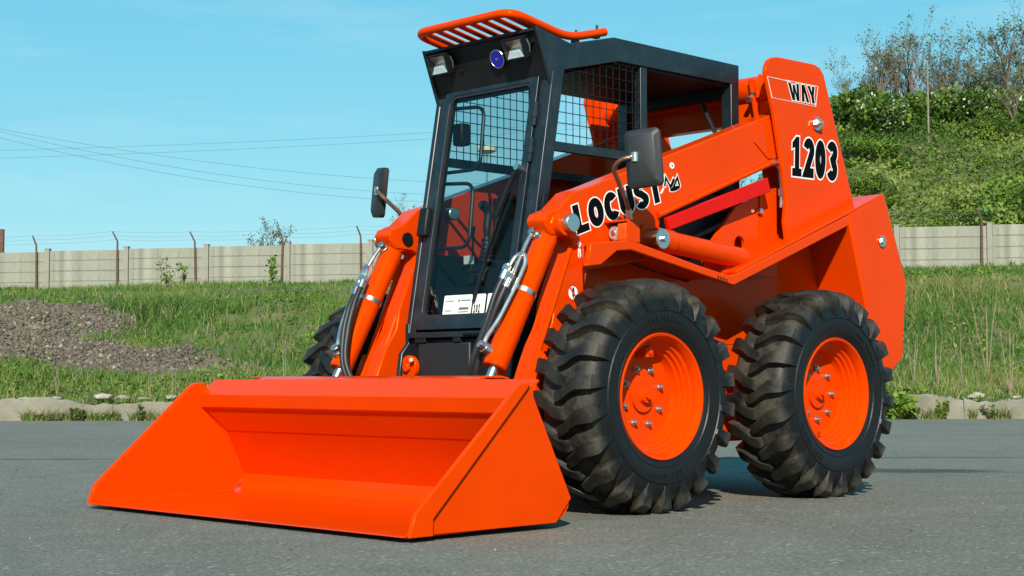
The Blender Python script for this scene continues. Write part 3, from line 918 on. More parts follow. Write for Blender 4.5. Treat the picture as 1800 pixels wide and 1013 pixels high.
# thin early-spring trees
def tree_proto(seed, leafy=0.5, hgt=5.0, spread=0.55, lean=0.0, multi=1):
    rg = random.Random(seed)
    b = MB(); tips = []
    def grow(p, dir_, ln, r, lvl):
        segs = 3
        path = [p]; rs = [r]
        dcur = dir_.copy()
        for i in range(segs):
            dcur = (dcur + Vector((rg.uniform(-1, 1), rg.uniform(-1, 1), rg.uniform(-.3, .7))) * 0.24).normalized()
            path.append(path[-1] + dcur * ln / segs); rs.append(r * (1 - 0.5 * (i + 1) / segs))
        b.tube(path, rs, n=6 if lvl == 0 else (4 if lvl < 3 else 3), cap=False)
        if lvl >= 4:
            tips.append((path[-1], ln)); tips.append((path[1], ln))
            return
        kids = rg.choice([3, 3, 4]) if lvl else rg.choice([6, 7, 8])
        for c in range(kids):
            t = rg.uniform(0.35, 1.0) if lvl else rg.uniform(0.3, 1.0)
            i = min(int(t * segs), segs - 1)
            q = path[i].lerp(path[i + 1], t * segs - i)
            nd = (dcur + Vector((rg.uniform(-1, 1), rg.uniform(-1, 1), rg.uniform(-.25, .75))) * (spread + 0.25 * lvl * .5)).normalized()
            grow(q, nd, ln * rg.uniform(0.42, 0.68), max(0.0055, r * (0.60 - 0.2 * t)), lvl + 1)
    for k_ in range(multi):
        a = rg.uniform(0, 6.28)
        off = Vector((math.cos(a), math.sin(a), 0)) * (0.25 * (multi > 1))
        grow(off + Vector((0, 0, -0.2)), Vector((off.x * .8 + lean + rg.uniform(-.1, .1), off.y * .8, 1)).normalized(), hgt * rg.uniform(.52, .62), hgt * 0.017, 0)
    tr = bpy.data.meshes.new('trunk'); tr.from_pydata(b.v, [], b.f); tr.update(); finish(tr, BARK, 60, False)
    tp = np.array([tuple(t[0]) for t in tips])
    nl = int(len(tp) * 2.2 * leafy) + 8
    def fp(n):
        i = nrng.integers(0, len(tp), n)
        return tp[i] + nrng.normal(0, 0.10 * hgt / 5, (n, 3))
    V, Q = leaf_cards(nl, fp, 0.042 * hgt / 5 + 0.02, 0.3)
    cr = np_mesh('crown', V, Q, BUDM, nrng.uniform(0, 1, nl))
    return tr, cr
TREES = [tree_proto(31, .25), tree_proto(32, .5, spread=.5), tree_proto(33, .15, lean=.15), tree_proto(34, .8, spread=.6), tree_proto(35, .35, multi=2), tree_proto(36, 1.0, spread=.85, hgt=4)]
def tree(pi, px, d, sc, label, group='thin trees on the hill', rz=None, sink=0.0):
    s = px_sd(px, d)
    r_ = empty('tree', yard(s, d, float(H(s, d)) - 0.1 - sink), rz if rz is not None else rng.uniform(0, 6.28))
    tag(r_, label, 'tree', group)
    link_mesh('trunk', TREES[pi][0], r_, sc=sc * 1.10); link_mesh('crown', TREES[pi][1], r_, sc=sc * 1.10)
    return r_
for (pi, px, d, sc, lab) in [
    (0, 1492, 92, 0.75, 'thin bare tree nearest the orange tower plate on the skyline'),
    (2, 1530, 90, 1.0, 'slender bare tree with a curved trunk on the hill left of the taller pair'),
    (1, 1553, 89, 1.12, 'tall thin leafless tree on the hill, leftmost of the tall ones'),
    (0, 1574, 92, 1.05, 'straight bare tree on the hill beside the leftmost tall one'),
    (4, 1612, 91, 1.15, 'forked bare tree in the middle of the hill skyline'),
    (2, 1648, 92, 1.05, 'bare tree with a crooked top just right of the pale pole'),
    (0, 1668, 95, 0.95, 'pale thin leafless tree standing between the pole and the gap in the trees'),
    (1, 1700, 92, 0.8, 'short budding tree on the skyline below the sky gap'),
    (3, 1735, 92, 0.85, 'bushy budding tree on the skyline left of the tallest tree'),
    (2, 1590, 93, 1.2, 'slim pale tree between the two tallest trees left of the pole'),
    (4, 1718, 95, 0.9, 'grey twiggy tree in the dip of the skyline right of the pole'),
    (0, 1758, 94, 0.95, 'thin crooked tree just left of the tallest dark tree'),
    (3, 1630, 95, 0.7, 'low budding tree at the foot of the skyline trees by the pole'),
    (3, 1765, 90, 1.05, 'fuller budding tree immediately left of the tallest dark tree'),
    (3, 1805, 93, 1.15, 'dense twiggy tree behind the tallest dark tree at the right edge'),
    (4, 1688, 93, 0.95, 'twiggy forked tree right of the pole in the skyline dip'),
    (3, 1540, 94, 0.9, 'twiggy budding tree between the tower plate and the tall bare trees'),
    (1, 1780, 88, 1.38, 'tallest dark tree at the upper right of the photo'),
    (4, 1815, 90, 1.2, 'bare forked tree cut by the right photo edge'),
    (3, 1795, 84, 0.8, 'small budding tree below the tallest dark tree'),
    (4, 1240, 92, 1.0, 'bare tree seen through the rear cab window opening'),
    (1, 1210, 88, 0.9, 'thin tree seen behind the cab roof post'),
    (3, 1275, 95, 1.0, 'budding tree seen through the rear of the cab'),
    (2, 1110, 84, 0.8, 'thin bare tree hidden mostly behind the loader arm'),
    (4, 925, 78, 0.95, 'bare tree seen through the meshed cab window'),
    (0, 890, 82, 0.9, 'grey leafless tree seen through the cab door glass'),
    (3, 850, 75, 0.7, 'small tree seen low through the cab door glass'),
    (4, 735, 70, 0.72, 'sparse tree behind the far mirror left of the cab'),
    (0, 700, 74, 0.55, 'thin low tree left of the far mirror'),
    (5, 458, 66, 0.74, 'small sprouting tree rising above the wall on the left'),
    (5, 412, 68, 0.5, 'low sprig beside the small tree above the left wall')]:
    tree(pi, px, d, sc, lab)

# weeds: leafy sprouts and dry stalks
def weed(px, d, h, n, label, leafy=True, spread=0.25, z=None, size=0.05, mtl=None):
    rg = random.Random(px * 3 + d)
    s = px_sd(px, d)
    zz = float(H(s, d)) if z is None else z
    r_ = empty('weed', yard(s, d, zz)); tag(r_, label, 'weed', 'weeds on the verge and bank')
    b = MB(); pts = []
    for i in range(n):
        a = rg.uniform(0, 6.28); sp = rg.uniform(0, spread)
        hh = h * rg.uniform(.55, 1)
        path = [Vector((0, 0, -0.03))]
        for j in range(1, 5):
            t = j / 4
            path.append(Vector((math.cos(a) * sp * h * t * 1.6 + rg.uniform(-.02, .02), math.sin(a) * sp * h * t * 1.6, hh * t)))
            if t > .2: pts.append((path[-1], rg.uniform(.5, 1)))
        b.tube(path, [0.010, .009, .007, .005, .003], n=3)
    obj('stems', b, STRAW if not leafy else BARK, r_, angle=0)
    if leafy:
        tp = np.array([tuple(p[0]) for p in pts])
        nl = len(tp) * 9
        V, Q = leaf_cards(nl, lambda k_: tp[nrng.integers(0, len(tp), k_)] + nrng.normal(0, h * 0.07, (k_, 3)), size, 0.5)
        link_mesh('leaves', np_mesh('leaves', V, Q, mtl or LEAFM, nrng.uniform(0.2, .8, nl)), r_)
    return r_
weed(292, 54.5, 1.0, 5, 'leafy sapling in front of the concrete wall left of the small tree', spread=.35, size=.06)
weed(322, 54.8, 0.7, 3, 'smaller leafy sapling beside the one against the left wall', spread=.3, size=.05)
weed(478, 55, 1.0, 3, 'narrow climbing weed against the wall below the left tree', spread=.08, size=.08)
weed(1590, 19.6, 0.34, 12, 'low bright green leafy weed on the kerb behind the rear tyre', spread=.6, z=.02, size=.05)
weed(1572, 19.0, 0.36, 12, 'leafy weed at the foot of the kerb touching the rear tyre outline', spread=.5, z=0.0, size=.05)
weed(1600, 19.05, 0.22, 8, 'small leafy weed at the kerb foot right of the rear tyre', spread=.6, z=0.0, size=.04)
weed(140, 19.05, 0.15, 7, 'low brown green weed at the kerb foot on the left', spread=.7, z=0.0, size=.03, mtl=BUDM)
weed(85, 19.05, 0.10, 3, 'low weed at the kerb foot nearest the left photo edge', spread=1.2, z=0.0, size=.02, mtl=BUDM)
weed(248, 19.05, 0.22, 3, 'low weed at the kerb foot left of the bucket', spread=.7, z=0.0, size=.03, mtl=BUDM)
weed(1655, 19.1, 0.20, 6, 'thin weed sprouting at the kerb foot right of the loader', spread=.4, z=0.0, size=.025)
weed(1740, 19.1, 0.16, 7, 'brown weed at the kerb foot below the biggest pale rock', spread=.6, z=0.0, size=.025, mtl=BUDM)
for (px, d, h, n, sp, lab) in [(308, 19.6, .62, 2, .16, 'dark dry stalk leaning beside the far end of the bucket'),
    (265, 19.5, .5, 3, .12, 'thin dry stalk standing at the kerb left of the bucket'),
    (100, 20.0, .55, 2, .06, 'upright straw stalk in the grass at the left'),
    (1735, 21.5, 1.55, 4, .14, 'tall dry stalk crossing the bank at the right'),
    (1775, 19.6, 1.2, 4, .10, 'dry stalks standing on the kerb at the right photo edge'),
    (1645, 20.2, .9, 4, .12, 'pale dry stalks in the bank grass right of the loader'),
    (1690, 20.8, .8, 3, .1, 'short dry stalks in the grass above the biggest pale rock'),
    (1605, 20.5, .8, 3, .12, 'dry stalks in the grass beside the rear body of the loader'),
    (500, 20.2, .9, 2, .06, 'pale straw stalk beside the far front tyre')]:
    weed(px, d, h, n, lab, leafy=False, spread=sp)
# straggling clumps at the foot of the kerb
n = 9000
s = nrng.uniform(-8, 8, n); d = KERB_D - 0.03 - nrng.uniform(0, .10, n) ** 1.5
k = (vnoise(s, d * 0, .5, 61) + .5 * vnoise(s, d * 0, .13, 62)) > -0.25
s, d = s[k], d[k]
o = scatter_cards(np.stack([s, d, 0 * s - 0.005], 1), nrng.uniform(.03, .20, len(s)), .009, nrng.uniform(.2, 1.0, len(s)), np.clip(nrng.normal(.62, .25, len(s)), 0, 1), 'kerb_grass', GRASSM)
tag(o, 'straggling dry grass along the foot of the kerb', 'grass', kind='stuff')

# grass and moss spilling over the kerb top
n = 9000
s = nrng.uniform(-12, 12, n); d = KERB_D + nrng.uniform(0.02, 0.34, n)
k = (vnoise(s, d, .6, 71) + .6 * vnoise(s, d, .18, 72) + 2.2 * (d - KERB_D - .2)) > 0.12
s, d = s[k], d[k]
o = scatter_cards(np.stack([s, d, 0 * s + 0.215], 1), nrng.uniform(.04, .15, len(s)), .010, nrng.uniform(.3, 1.3, len(s)), np.clip(nrng.normal(.55, .28, len(s)), 0, 1), 'kerb_top_grass', GRASSM)
tag(o, 'tufts of grass spilling over the top of the kerb', 'grass', kind='stuff')

# ------------------------------------------------------------------ poles and overhead wires
b = MB(); b.tube([(0, 0, -1), (0, 0, 4.35)], [.055, .042], n=8)
s = px_sd(1638, 82); zb = float(H(s, 82))
pole = obj('utility_pole', b, mat('pale_pole', (0.21, 0.19, 0.13), .85, var=.3), loc=yard(s, 82, zb))
tag(pole, 'thin pale utility pole standing on the green hillside', 'pole')
b = MB(); b.lathe_y([(0.0, 0), (.07, 0), (.10, .08), (.06, .16), (.08, .22), (0.0, .28)], n=10)
b.v = [(x, z, y + 4.33) for x, y, z in b.v]
obj('insulator', b, ZINC, pole)
b = MB(); b.cyl((0, 0, -2), (0, 0, 4.2), .055, .045, n=8)
s = px_sd(856, 66); z0 = .505 + (664 - 268) / 2797 * 66
lamp = obj('lamp_mast', b, ZINC, loc=yard(s, 66, z0 - 4.2)); tag(lamp, 'yard lamp mast with a round head seen through the cab door', 'lamp post')
b = MB(); b.lathe_y([(0, .0), (.16, .0), (.40, .10), (.42, .22), (.38, .30), (.1, .36), (0, .37)], n=20)
b.v = [(x, z, y + 4.2) for x, y, z in b.v]
obj('lamp_head', b, mat('lamp_cream', (.62, .58, .45), .5), lamp)
b = MB(); b.tube([(0, 0, -1), (0, 0, 1.85)], [.12, .11], n=8)
s = px_sd(0, 60)
tag(obj('wooden_post', b, WOODM, loc=yard(s, 60, 4.3)), 'dark wooden post behind the wall at the left photo edge', 'post')
for i, (x0, y0, x1, y1, sag) in enumerate([(-60, 212, 1300, 308, 3.0), (-60, 214, 1300, 312, 4.2), (-60, 224, 1300, 316, 4.6), (-60, 262, 1700, 152, 1.2), (-60, 276, 1700, 160, 1.2)]):
    D0, D1 = 150, 190
    path = []
    for j in range(25):
        t = j / 24
        dd = D0 + (D1 - D0) * t
        a_ = yard(px_sd(x0, D0), D0, .505 + (664 - y0) / 2797 * D0); c_ = yard(px_sd(x1, D1), D1, .505 + (664 - y1) / 2797 * D1)
        p = a_.lerp(c_, t); p.z -= sag * 4 * t * (1 - t); path.append(p)
    b = MB(); b.tube(path, 0.020, n=4)
    tag(obj('overhead_wire', b, CABLEM), ['highest of the three falling overhead wires in the left sky', 'middle of the three falling overhead wires in the left sky', 'lowest of the three falling overhead wires in the left sky', 'upper of the two rising overhead wires in the left sky', 'lower of the two rising overhead wires in the left sky'][i], 'wire', 'overhead wires')

# ================================================================== THE LOADER  (x forward, y to its left, z up; origin under the front axle)
LD = empty('skid_steer_loader', (0, 0, 0))
tag(LD, 'bright orange skid steer loader with dark cab and wide bucket standing on the asphalt', 'loader')
# the body was laid out about the front axle; BODY carries it to its true size and place over the wheels
BODY = Matrix.Translation((-0.20475, 0, -0.0227)) @ Matrix.Scale(1.045, 4)
def part(name, mb, m, bevel=0.0, parent=None, angle=35, segs=2):
    mb.v = [tuple(BODY @ Vector(p)) for p in mb.v]
    return obj(name, mb, m, parent or LD, bevel, angle, segs=segs)
def sided(fn):
    for sg in (1, -1):
        fn(sg)
def my(mb, sg):
    return mb if sg > 0 else mb.mirror_y()

# ---- chassis
b = MB(); b.prism([(.27, .27), (.27, .64), (-1.43, .64), (-1.45, .30), (-1.35, .24), (.20, .24)], -.37, .37)
part('chassis', b, ORANGE, .006)
for sg in (1, -1):
    b = MB(); b.prism([(.27, .64), (.20, .985), (.10, .990), (-.275, .920), (-.47, .892), (-1.30, 1.19), (-1.43, 1.20), (-1.43, .64)], .340, .369); part('chassis_wall', my(b, sg), ORANGE, .003)
for sg in (1, -1):
    b = MB(); b.prism([(-.08, 1.01), (-.48, .925), (-.96, 1.09), (-.96, 1.26), (-.08, 1.26)], .328, .362); part('bay_shade_sheet', my(b, sg), BLACK)  # black sheet put in to stand for shade inside the open bay

def side_parts(sg):
    # inner side panel with a round access hole
    hole = lambda a0, a1: [(-.721 + .036 * math.cos(R(a0 + (a1 - a0) * i / 12)), 1.053 + .036 * math.sin(R(a0 + (a1 - a0) * i / 12))) for i in range(13)]
    b = MB()
    b.prism([(-.538, 1.053), (-.70, 1.21), (-.721, 1.218), (-.90, 1.285), (-.98, 1.31), (-.98, 1.053)] + hole(180, 0), .428, .445)
    b.prism([(-.98, 1.053), (-.98, .93), (-.47, .93), (-.53, 1.045), (-.538, 1.053)] + hole(0, -180), .428, .445)
    part('side_panel', my(b, sg), ORANGE)
    b = MB(); b.box(-.80, -.64, .385, .392, .97, 1.13); part('access_cover', my(b, sg), ORANGE)
    b = MB(); b.prism([(-.87, 1.29), (-.855, 1.29), (-.855, .96), (-.87, .96)], .446, .452); part('panel_rib', my(b, sg), ORANGE, .001)
    b = MB(); b.cyl((-.845, .445, 1.20), (-.845, .468, 1.20), .012, n=6); part('panel_bolt', my(b, sg), CHROME)

    # ---- fender ledge: outer lip, deck and rear ramp
    lip = [(.372, .903), (.300, .910), (.212, .966), (.134, .974), (-.478, .867), (-1.285, 1.156), (-1.285, 1.202), (-.489, .912), (-.455, .905), (-.275, .934), (.098, 1.004), (.162, 1.010), (.352, .988)]
    b = MB(); b.prism(lip, .575, .600); part('fender_lip', my(b, sg), ORANGE, .005)
    b = MB()
    b.sheet([(.371, .976), (.162, 1.000), (.098, .994), (-.275, .924), (-.455, .897), (-.489, .904), (-1.285, 1.194)], .372, .577, .006)
    b.v = [(x if x < .3 else .371 - (.577 - y) * 1.03, y, z) for x, y, z in b.v]
    fd = part('fender_deck', my(b, sg), ORANGE)
    b = MB(); b.sheet([(-.50, .915), (-1.285, 1.205), (-1.56, 1.306)], .52, .598, .012)
    part('fender_ramp', my(b, sg), ORANGE, .003)
    b = MB(); b.prism([(.371, .905), (.371, .980), (.363, .980), (.363, .905)], .478, .577); b.v = [(x - (.577 - y) * 1.03, y, z) for x, y, z in b.v]; part('fender_end', my(b, sg), ORANGE, .002)
    # ---- rear engine side box
    b = MB()
    b.prism([(-1.285, 1.204), (-1.575, 1.320), (-1.746, .938), (-1.708, .589), (-1.589, .512), (-1.50, .52), (-1.42, .80), (-1.40, .86)], .36, .598)
    rb_ = part('rear_side_box', my(b, sg), ORANGE, .007)
    b = MB(); b.cyl((-1.545, .597, 1.105), (-1.545, .606, 1.105), .026, n=18); b.cyl((-1.545, .605, 1.105), (-1.545, .612, 1.105), .015, n=6)
    part('latch', my(b, sg), CHROME, parent=rb_)

    # ---- tower plate
    tw = [(-.812, 1.770), (-.816, 1.800), (-.832, 1.828), (-.862, 1.845), (-.905, 1.852), (-1.165, 1.856), (-1.205, 1.846), (-1.235, 1.818), (-1.252, 1.775), (-1.437, 1.31), (-1.47, 1.22), (-1.44, 1.20), (-.95, 1.08), (-.935, 1.16), (-.95, 1.254), (-.926, 1.372), (-.866, 1.62)]
    b = MB(); b.prism(tw, .500, .520); tp = part('tower_plate', my(b, sg), ORANGE, .004)
    b = MB(); b.prism([(-.90, 1.78), (-1.18, 1.78), (-1.38, 1.28), (-1.05, 1.18), (-1.0, 1.36)], .36, .375); part('tower_inner_plate', my(b, sg), ORANGE, .003)
    b = MB(); b.cyl((-1.168, .518, 1.597), (-1.168, .530, 1.597), .030, n=20); b.cyl((-1.168, .529, 1.597), (-1.168, .545, 1.597), .019, n=6); b.cyl((-1.168, .54, 1.597), (-1.168, .557, 1.597), .009, n=10)
    part('pivot_bolt', my(b, sg), CHROME, parent=tp)

    # ---- lift arm: rear beam, nose, front leg
    arm = [(.47, 1.075), (.455, 1.098), (.395, 1.120), (.317, 1.186), (.237, 1.210), (.03, 1.284), (-.181, 1.357), (-.903, 1.612), (-1.05, 1.66), (-1.10, 1.47), (-1.0, 1.425), (-.871, 1.402), (-.182, 1.140), (-.165, 1.07), (-.12, .96), (.24, .90), (.262, .78), (.40, .34), (.60, .32), (.545, .483), (.485, .62), (.43, .70), (.415, .78), (.315, 1.005), (.345, 1.018), (.43, 1.02), (.462, 1.05)]
    b = MB(); b.prism(arm, .385, .480); am = part('lift_arm', my(b, sg), ORANGE, .006)
    b = MB(); b.prism([(-.822, 1.563), (-.95, 1.605), (-.95, 1.43), (-.871, 1.42), (-.776, 1.482)], .480, .486); part('arm_doubler', my(b, sg), ORANGE, .002, am)
    b = MB(); b.tube([(-.15, .489, 1.13), (-.90, .489, 1.408)], .011, n=8); part('hydraulic_pipe', my(b, sg), ORANGE, 0, am)
    b = MB(); b.tube([(-.90, .489, 1.408), (-.945, .489, 1.395), (-.96, .489, 1.30), (-.955, .489, 1.22)], .010, n=8, fillet=.03); b.cyl((-.957, .489, 1.30), (-.957, .489, 1.27), .016, n=6)
    b.cyl((-.89, .489, 1.405), (-.92, .489, 1.41), .016, n=6); part('pipe_elbow', my(b, sg), ZINC, 0, am)
    b = MB(); b.cyl((.385, .478, 1.063), (.385, .512, 1.063), .046, n=24); part('pin_boss', my(b, sg), ORANGE, .003, am)
    b = MB(); b.cyl((.385, .50, 1.063), (.385, .536, 1.063), .031, n=24); b.cyl((.385, .536, 1.063), (.385, .545, 1.063), .034, n=24); b.cyl((.362, .511, 1.063), (.362, .52, 1.063), .012, n=6)
    part('arm_pin', my(b, sg), CHROME, .003, am)
    b = MB(); b.cyl((.378, .384, 1.063), (.378, .376, 1.063), .026, n=20); part('pin_hole_dark', my(b, sg), BLACK, 0, am)  # black disc stands for the shaded pin hole on the inner face
    # leg front flange and weld bead
    b = MB(); b.tube([(.325, .474, .985), (.424, .474, .76)], .010, n=8); b.tube([(.424, .474, .76), (.47, .474, .66), (.553, .474, .47)], .010, n=8); b.tube([(.30, .405, 1.0), (.545, .405, .47)], .008, n=6)
    part('leg_bead', my(b, sg), ORANGE, 0, am)
    b = MB(); b.prism([(.50, .60), (.545, .50), (.60, .36), (.52, .36), (.44, .58)], .479, .515); part('leg_stop_plate', my(b, sg), ORANGE, .003, am)

    # ---- lift cylinder with its pin
    b = MB(); b.cyl((-.085, .53, 1.032), (-.62, .53, .985), .043, n=28); b.cyl((-.085, .53, 1.032), (-.175, .53, 1.024), .047, n=28)
    lc = part('lift_cylinder', my(b, sg), ORANGE, .004)
    b = MB(); b.cyl((-.073, .48, 1.030), (-.073, .572, 1.030), .034, n=24); b.cyl((-.073, .571, 1.030), (-.073, .581, 1.030), .040, n=24); b.cyl((-.073, .58, 1.03), (-.073, .592, 1.03), .014, n=6)
    part('cylinder_pin', my(b, sg), CHROME, .003, lc)
    b = MB(); b.prism([(.02, .99), (-.06, 1.09), (-.13, 1.07), (-.14, 1.0), (-.10, .96)], .482, .497); part('cylinder_lug', my(b, sg), ORANGE, .002, lc)
    # ---- red safety strut
    b = MB(); b.prism([(-.178, 1.122), (-.83, 1.335), (-.852, 1.278), (-.192, 1.074)], .492, .512)
    part('safety_strut', my(b, sg), RED, .003)

    # ---- lamp bracket with clear and amber lamps
    b = MB(); b.box(.085, .15, .452, .598, 1.081, 1.089); b.box(.085, .15, .590, .600, 1.004, 1.081); b.box(.085, .15, .452, .460, 1.002, 1.081); b.box(.085, .092, .460, .590, 1.003, 1.081)
    lb = part('lamp_bracket', my(b, sg), ORANGE, .0015)
    b = MB(); b.box(.093, .098, .462, .588, 1.006, 1.080); part('lamp_recess_shade', my(b, sg), BLACK, 0, lb)  # black sheet paints the dark inside of the bracket recess
    b = MB(); b.cyl((.098, .512, 1.043), (.128, .512, 1.043), .020, .030, n=20); b.cyl((.128, .512, 1.043), (.134, .512, 1.043), .030, .022, n=20); part('lamp_lens', my(b, sg), LAMPM, .002, lb)
    b = MB(); b.cyl((.134, .512, 1.043), (.138, .512, 1.043), .011, n=12); part('lamp_bulb', my(b, sg), CHROME, .001, lb)
    b = MB(); b.box(.098, .149, .543, .587, 1.010, 1.076); part('indicator_lens', my(b, sg), AMBER, .005, lb)

    # ---- mirror on its bent tube
    b = MB()
    mp = [(.125, .585, 1.085), (.150, .598, 1.14), (.285, .645, 1.262), (.282, .69, 1.293), (.245, .728, 1.296)]
    b.tube(mp, .0085, n=10, fillet=.035); mr = part('mirror_arm', my(b, sg), COPPER)
    b = MB(); b.cyl((.125, .585, 1.083), (.143, .594, 1.125), .0115, n=12); part('arm_sleeve', my(b, sg), CHROME, 0, mr)
    b = MB(); b.box(-.012, .012, -.012, .012, -.015, .015); b.cyl((0, -.02, 0), (0, .02, 0), .011, n=10)
    bm = bmesh.new()
    hw, hh = .066, .106
    rings = [(0.0, hw, hh, .018), (.020, hw, hh, .018), (.034, hw * .72, hh * .80, .014)]
    vs = []
    for (x, a, c, rr) in rings:
        ring = []
        for q, (sy, sz) in enumerate(((1, 1), (-1, 1), (-1, -1), (1, -1))):
            for k in range(5):
                t = (q * 90 + k * 22.5) * math.pi / 180
                ring.append(bm.verts.new((x, (a - rr) * sy + rr * math.cos(t), (c - rr) * sz + rr * math.sin(t))))
        vs.append(ring)
    for A_, B_ in zip(vs, vs[1:]):
        for k in range(20):
            bm.faces.new((A_[k], A_[(k + 1) % 20], B_[(k + 1) % 20], B_[k]))
    bm.faces.new(vs[0]); bm.faces.new(vs[-1])
    M = Matrix.Translation((.212, .735, 1.292)) @ Matrix.Rotation(R(24), 4, 'Z') @ Matrix.Rotation(R(-4), 4, 'Y') @ Matrix.Rotation(R(5), 4, 'X')
    if sg < 0: M = Matrix.Scale(-1, 4, (0, 1, 0)) @ M
    bm.transform(BODY @ M)
    bmesh.ops.recalc_face_normals(bm, faces=bm.faces)
    me = bpy.data.meshes.new('mirror_housing'); bm.to_mesh(me); bm.free(); finish(me, PLASTIC, 32, False)
    link_mesh('mirror_housing', me, mr)
    b = MB(); b.box(-.003, -.0005, -hw * .9, hw * .9, -hh * .92, hh * .92); b.v = [tuple(M @ Vector(v)) for v in b.v]; part('mirror_glass', b, MIRRORGLASS, 0, mr)
    b = MB(); b.cyl((.249, .721, 1.278), (.249, .721, 1.314), .016, n=12); b.cyl((.232, .728, 1.296), (.269, .713, 1.296), .010, n=8); part('mirror_clamp', my(b, sg), CHROME, .002, mr)

    # ---- tilt cylinder in front of the leg
    A = Vector((.385, .433, 1.063)); B = Vector((.70, .433, .497)); ax = (B - A).normalized(); nf = Vector((-ax.z, 0, ax.x))
    def C(t, off=0.0, y=.433):
        p = A + ax * t + nf * off
        return (p.x, y, p.z)
    b = MB(); b.cyl(C(.055), C(.598), .0435, n=32); b.cyl(C(-.02), C(.07), .036, n=24)
    b.cyl((A.x + .02, .39, A.z), (A.x + .02, .476, A.z), .052, n=24)
    tc_ = part('tilt_cylinder', my(b, sg), ORANGE, .003)
    b = MB(); b.cyl(C(.590), C(.78), .0185, n=20); part('piston_rod', my(b, sg), CHROME, 0, tc_)
    b = MB(); b.cyl(C(.580), C(.600), .0445, .040, n=32); part('gland', my(b, sg), ORANGE, 0, tc_)
    b = MB(); b.cyl(C(.285), C(.302), .0455, n=32); part('clamp_band', my(b, sg), CHROME, 0, tc_)
    return C, tc_
CYL = {}
for sg in (1, -1):
    CYL[sg] = side_parts(sg)
# hydraulic lines on both tilt cylinders: same hand on both sides
for sg in (1, -1):
    C, tc_ = CYL[sg]
    y0 = .433 * sg
    def Q(t, off, dy):
        p = C(t, off); return (p[0], y0 + dy * sg, p[2])
    b = MB(); b.cyl(Q(.555, .038, -.012), Q(.548, .085, -.024), .017, n=6); b.cyl(Q(.555, .03, -.01), Q(.55, .062, -.02), .021, n=14)
    part('port_fitting', b, CHROME, .0015, tc_)
    b = MB(); b.cyl(Q(.075, .035, -.005), Q(.07, .075, -.01), .016, n=6); b.cyl(Q(.075, .03, 0), Q(.072, .055, -.006), .020, n=14)
    part('port_fitting', b, CHROME, .0015, tc_)
    b = MB(); b.tube([Q(.55, .068, -.018), Q(.52, .072, -.016), Q(.44, .072, .012), Q(.30, .070, .028), Q(.205, .070, .030), Q(.17, .082, .012), Q(.19, .088, -.018), Q(.235, .090, -.024)], .0080, n=10, fillet=.022)
    part('steel_pipe', b, ZINC, 0, tc_)
    b = MB(); b.tube([Q(.072, .065, -.008), Q(.13, .075, -.004), Q(.17, .078, .0), Q(.26, .085, .006)], .0075, n=10, fillet=.02)
    part('steel_pipe', b, ZINC, 0, tc_)
    if sg > 0:
        h1 = [Q(.275, .092, -.032), Q(.36, .086, -.042), Q(.46, .060, -.06), Q(.58, .02, -.10), Q(.66, -.05, -.14)]
        h2 = [Q(.305, .086, -.006), Q(.38, .080, -.018), Q(.48, .05, -.05), Q(.6, .0, -.09), Q(.68, -.06, -.12)]
    else:
        h1 = [Q(.275, .092, -.032), Q(.36, .095, -.044), Q(.47, .080, -.056), Q(.60, .045, -.085), Q(.70, -.02, -.16)]
        h2 = [Q(.305, .086, -.006), Q(.38, .092, -.020), Q(.49, .075, -.034), Q(.61, .035, -.065), Q(.70, -.03, -.13)]
    for hp in (h1, h2):
        b = MB()
        P = [Vector(p) for p in hp]
        pts = []
        for i in range(len(P) - 1):
            p0 = P[max(i - 1, 0)]; p1 = P[i]; p2 = P[i + 1]; p3 = P[min(i + 2, len(P) - 1)]
            for j in range(6):
                t = j / 6
                pts.append(0.5 * ((2 * p1) + (-p0 + p2) * t + (2 * p0 - 5 * p1 + 4 * p2 - p3) * t * t + (-p0 + 3 * p1 - 3 * p2 + p3) * t ** 3))
        pts.append(P[-1])
        b.tube(pts, .0115, n=12); part('hydraulic_hose', b, HOSE, 0, tc_)
        d_ = (P[1] - P[0]).normalized()
        b = MB(); b.cyl(P[0] - d_ * .045, P[0] + d_ * .012, .0135, n=12); b.cyl(P[0] - d_ * .040, P[0] - d_ * .022, .017, n=6); part('hose_ferrule', b, ZINC, 0, tc_)

# ---- cross beams between the towers
b = MB(); b.cyl((-.985, -.50, 1.745), (-.985, .50, 1.745), .058, n=28); cb = part('cross_tube', b, ORANGE)
b = MB(); b.box(-1.03, -.965, -.44, .44, 1.60, 1.69); part('cross_plate', b, ORANGE, .004)
b = MB(); b.cyl((-.935, .36, 1.705), (-.90, .36, 1.69), .014, n=6); b.cyl((-.955, .37, 1.73), (-.915, .37, 1.715), .010, n=8); part('pipe_union', b, ZINC, 0, cb)
b = MB(); b.tube([(-.932, .39, 1.70), (-.925, .39, 1.76), (-.95, .39, 1.80)], .008, n=8, fillet=.02); part('pipe_stub', b, ORANGE, 0, cb)
# rear hood behind the cab
b = MB(); b.prism([(-.95, 1.0), (-.95, 1.30), (-1.25, 1.36), (-1.56, 1.30), (-1.72, .94), (-1.68, .55), (-1.45, .5)], -.358, .358); part('engine_hood', b, ORANGE, .01)

